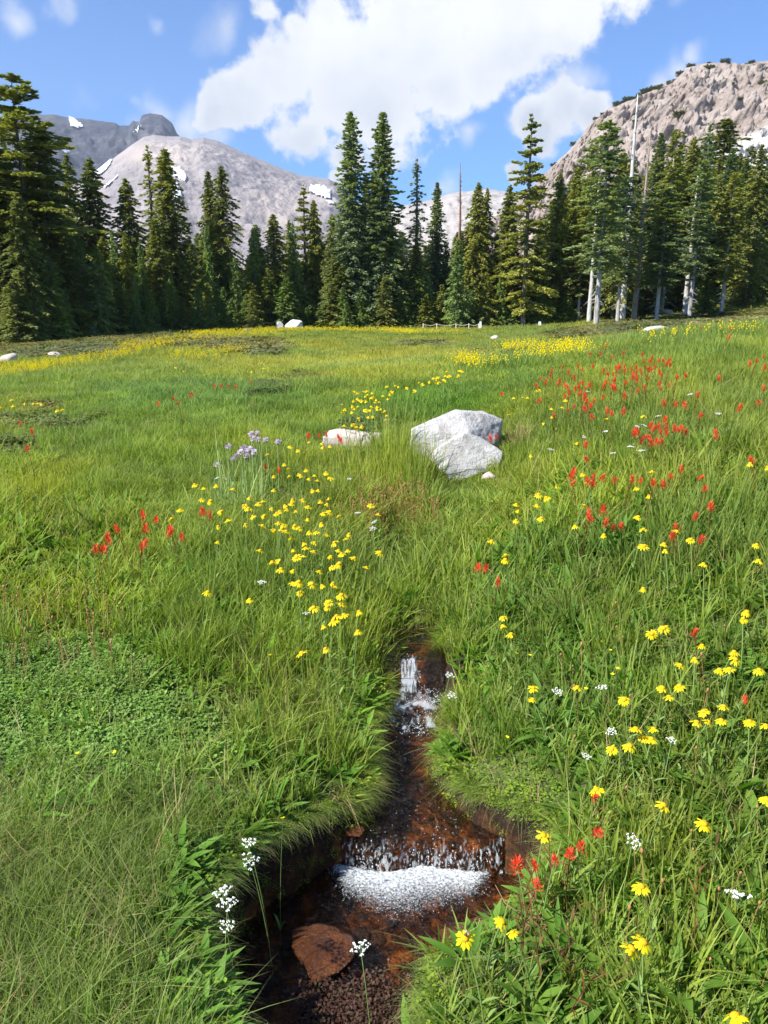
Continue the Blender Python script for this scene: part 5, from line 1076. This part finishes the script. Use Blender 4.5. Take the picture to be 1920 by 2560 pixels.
# far drifts of small yellow flowers, rusty seed heads
mbq = MB(); 
for q in range(3): mbq.ball((math.cos(q * 2.1) * .05, math.sin(q * 2.1) * .05, .20 + .03 * q), .023, 5, 3, (1, 1, .5))
fdm = mbq.build('far_flower', m_petal); r = np.random.default_rng(8)
def strip(pts, th, n):
    P = np.array(pts, float); t = r.random(n) * (len(P) - 1); i = t.astype(int); f = (t - i)[:, None]; q = P[i] * (1 - f) + P[i + 1] * f; q[:, 1] += r.normal(0, th * .9, n); q[:, 0] += r.normal(0, 12, n); return q
Q = np.concatenate([strip([(-40,925),(60,916),(120,908),(250,888),(330,872),(420,857)], 6, 800), strip([(300,860),(420,848),(560,832),(700,826)], 7, 900), strip([(480,832),(560,826),(700,821),(820,820),(960,822),(1040,828)], 3.5, 1500), strip([(960,822),(1040,826),(1150,828)], 3, 250),
                    strip([(1250,862),(1330,860),(1470,858)], 4, 190), strip([(1310,897),(1360,892),(1440,886)], 4, 120), strip([(1320,880),(1400,872),(1480,868)], 4, 90), strip([(1500,872),(1575,866)], 4, 70), strip([(1140,898),(1200,892)], 6, 90), strip([(1430,808),(1560,792),(1700,778),(1900,766)], 6, 130), strip([(1620,835),(1900,815)], 8, 90), strip([(1180,905),(1320,895)], 8, 70), strip([(420,880),(620,870)], 10, 250)])
x, Y, z = ground_at(Q[:, 0], Q[:, 1], .22); k = (Y < 66) & (Y > 10); x, Y = x[k], Y[k]; z = H(x, Y); n = len(x); s = r.uniform(.6, 1.0, n) * np.interp(Y, [12, 30, 60], [.35, .6, 1.0]) ; hs = r.uniform(.8, 1.15, n)
scatter('yellow_flower_drifts', [fdm], np.stack([x, Y, z], 1), np.stack([0 * x, 0 * x, r.random(n) * 6], 1), np.stack([s, s, hs], 1), None, 'drifts of tiny yellow flowers along the far side of the meadow')
mbq = MB(); mbq.tube([(0, 0, 0), (.01, 0, .16)], .001, 3, False); mbq.ball((.01, 0, .17), .004, 5, 4, (1, 1, 1.8)); sdm = mbq.build('seed_head', simple('rusty_seed', (.34, .15, .07), .8, .1, var=(.42, .26, .12), scale=40))
Q = np.stack([r.normal(985, 50, 420), r.normal(1250, 26, 420)], 1); Q = np.concatenate([Q, np.stack([r.uniform(0, 300, 60), r.uniform(1480, 1620, 60)], 1), np.stack([r.uniform(1350, 1920, 40), r.uniform(1500, 2400, 40)], 1)])
x, Y, z = ground_at(Q[:, 0], Q[:, 1], .15); k = chan(x, Y) > .04; x, Y = x[k], Y[k]; n = len(x); s = r.uniform(.7, 1.2, n)
scatter('rusty_seed_heads', [sdm], np.stack([x, Y, H(x, Y)], 1), np.stack([r.normal(0, .15, n), r.normal(0, .15, n), 6 * r.random(n)], 1), np.stack([s, s, s], 1), None, 'rusty seed heads in the grass in front of the boulder and along the slopes')

# dry tuft beside the boulder, broad leaved plants at the lower right
x, Yg, z = [float(q[0]) for q in ground_at(1305, 1115)]
o = link('dry_grass_tuft', tuft('dry_grass_tuft', 55, 150, .09, .30, .004, m_dry1, 1.0, 6, .3, droop=.35), None, (x, Yg, z)); tag(o, 'drooping tuft of straw coloured grass right of the white boulder', 'grass tuft', kind='stuff')
x, Yg, z = [float(q[0]) for q in ground_at(850, 1985)]
o = link('straw_tuft', tuft('straw_tuft', 56, 45, .04, .10, .003, m_dry1, .9, 6, .3, lay=-.9, droop=1.3), None, (x, Yg, z)); tag(o, 'tuft of dead straw hanging over the left bank above the cascade', 'grass tuft', kind='stuff')
lf = MB(); lf.leaf((0, 0, 0), (1, 0, 0), (0, 0, 1), .15, .032, .35, 7, .22, .55); leafm = lf.build('leaf', m_broad1)
BP = [(1680,2430,1.25),(1560,1990,.9),(1820,1950,1.3),(1880,2060,1.2),(1760,2160,.9),(1850,2250,1.1),(1620,2300,1.0),(1500,2200,.8),(1400,2320,.8),(1740,2330,1.0),(1880,2400,1.2),(1540,2420,.9),(1380,2160,.7),(1650,1830,.8),(1780,1800,.9),(1850,1640,.8),(1720,2520,1.1),(1320,2480,.8),(620,1640,.7),(520,1660,.7),(700,1700,.7),(430,1600,.7)]
BPR = sorted(p[0] + p[1] * 1e-5 for p in BP[1:] if p[0] > 1000); BPL = sorted(p[0] + p[1] * 1e-5 for p in BP if p[0] < 1000)
for i, (px, py, s) in enumerate(BP):
    x, Yg, z = [float(q[0]) for q in ground_at(px, py + 60)]; root = empty('broad_leaved_plant', (x, Yg, z), rn.random() * 6); root.scale = (s, s, s)
    nl = rn.choice([5, 6, 7])
    for q in range(nl): k = rn.uniform(.7, 1.1); link('leaf', leafm, root, (0, 0, 0), (0, -rn.uniform(.55, 1.25), 6.283 * q / nl + rn.uniform(-.3, .3)), (k, k, k))
    LL = BPL if px < 1000 else BPR
    tag(root, 'largest broad leaved plant, near the lower right corner' if i == 0 else '%s from left of the broad leaved plants %s' % (NTH[LL.index(px + py * 1e-5)], 'in the left bank grass' if px < 1000 else 'on the lower right slope'), 'plant', 'broad leaved plants on the %s' % ('left bank' if px < 1000 else 'right slope'))

# little rope fence and white markers at the forest foot
m_post = simple('white_post', (.75, .74, .70), .7, .2); m_rope = simple('rope', (.45, .40, .33), .9, .1)
fe = empty('rope_fence', (wx(1130, 815, 54)[0], 54, float(H(wx(1130, 815, 54)[0], 54)))); fx = [wx(p, 815, 54)[0] - fe.location[0] for p in (1058, 1092, 1140, 1172, 1197)]
pm = MB(); pm.tube([(0, 0, -.1), (0, 0, .45)], .035, 6); pm = pm.build('post', m_rope)
for a in fx: link('post', pm, fe, (a, 0, 0))
for a, b in zip(fx[:-1], fx[1:]): q = MB(); q.tube([(a + (b - a) * t, 0, .40 - .35 * t * (1 - t)) for t in np.linspace(0, 1, 7)], .022, 4); link('rope', q.build('rope', m_rope), fe)
tag(fe, 'low rope fence strung between short posts at the forest foot', 'fence')
for px, w, h, lb in [(1201, .17, .42, 'small white marker post right of the rope fence'), (1349, .20, .26, 'small white marker board standing alone in the far meadow')]:
    Y = 54.0; x = wx(px, 815, Y)[0]; z = float(H(x, Y)); q = MB(); e = .03
    V = [(-w/2, -e, .1), (w/2, -e, .1), (w/2, e, .1), (-w/2, e, .1), (-w/2 + .02, -e, .1 + h), (w/2 - .02, -e, .1 + h), (w/2 - .02, e, .1 + h), (-w/2 + .02, e, .1 + h), (0, -e, .14 + h), (0, e, .14 + h)]
    q.add(V, [(0,1,5,8,4), (1,2,6,5), (2,3,7,9,6), (3,0,4,7), (4,8,9,7), (8,5,6,9), (0,3,2,1)]); q.tube([(0, 0, -.1), (0, 0, .12)], .03, 6)
    tag(link('marker_post', q.build('marker_post', m_post, False), None, (x, Y, z)), lb, 'post')
# shrubs on the cliff top and its ledges
shm = cover('shrub_leaves', 600, 300, 1.6, .75, m_heath, 1.6); V, Fm, cpx, cpy, N = A4; r = np.random.default_rng(12)
ii = np.arange(len(V)).reshape(N); cand = []
for j in range(260):
    c_ = r.integers(20, N[1] - 20); row = N[0] - 14 - (int(abs(r.normal(0, 3))) if j < 110 else int(r.uniform(2, 110))); cand.append(ii[row, c_])
cand = np.array(cand); keep = (fbm(cpx[cand] / 50, cpy[cand] / 40, 0, 3, 9) > -.05) | (np.arange(260) < 60); cand = cand[keep]; n = len(cand); s = r.uniform(.5, 1.5, n)
scatter('cliff_shrubs', [shm], V[cand] - [0, 0, .5], np.stack([0 * s, 0 * s, 6 * r.random(n)], 1), np.stack([s, s, s * .8], 1), np.full((n, 3), 1.2), 'dark low shrubs dotted over the cliff top and ledges')

# the air between here and the mountains
hz = MB(); a, b, c = 4500, -70, -12; V = [(-a, b, c), (a, b, c), (a, 3900, c), (-a, 3900, c), (-a, b, 900), (a, b, 900), (a, 3900, 900), (-a, 3900, 900)]
hz.add(V, [(3,2,1,0), (4,5,6,7), (0,1,5,4), (1,2,6,5), (2,3,7,6), (3,0,4,7)])
m, t, o = newmat('haze_air'); t.n.remove(o); o = t.node('ShaderNodeOutputMaterial'); pv = t.node('ShaderNodeVolumePrincipled'); pv.inputs['Density'].default_value = HAZE; pv.inputs['Color'].default_value = (.80, .88, 1, 1); pv.inputs['Anisotropy'].default_value = .2
t.l.new(pv.outputs[0], o.inputs['Volume']); tag(link('haze', hz.build('haze', m, False)), 'thin mountain air', kind='stuff')

# red stalks and the bleached curl at the right of the pool
rn = random.Random(5); rs = []
for i in range(3):
    q = MB(); h = .30; pts = [(.03 * t * t * (i - 1), .04 * t * t, h * t) for t in np.linspace(0, 1, 7)]; q.tube(pts, np.linspace(.0018, .0008, 7), 4, False)
    for j in range(9): a = j * 2.4; q.leaf(pts[min(6, 1 + j // 2)], (math.cos(a) * .5, math.sin(a) * .5, .8), (0, 0, 1), .045, .005, .3, 3, .2)
    rs.append(q.build('red_stalk', m_redstem))
for i, (px, py) in enumerate([(1330,2350),(1370,2400),(1410,2440),(1450,2470),(1480,2380),(1350,2500),(1420,2540),(1720,2330),(1735,2420),(1300,2430),(1500,2530),(1390,2300)]):
    x, Yg, z = [float(q[0]) for q in ground_at(px, py)]
    o = link('red_stalk', rs[i % 3], None, (x, Yg, z), (rn.gauss(0, .2), rn.gauss(0, .2), rn.random() * 6), (.9,) * 3); tag(o, 'leafy stalk turned rusty red in the grass right of the pool', 'plant', 'red stalks right of the pool')
x, Yg, z = [float(q[0]) for q in ground_at(1330, 2330)]
q = MB(); q.tube([(-.09, .05, .10), (-.07, .015, .075), (-.03, -.01, .06), (.03, -.02, .055), (.10, -.015, .06)], [.001, .0014, .0014, .0012, .0006], 4); tag(link('dry_stem', q.build('dry_stem', m_dry1), None, (x, Yg, z)), 'bleached curled dead stem right of the two large pool side daisies', 'dead stem')
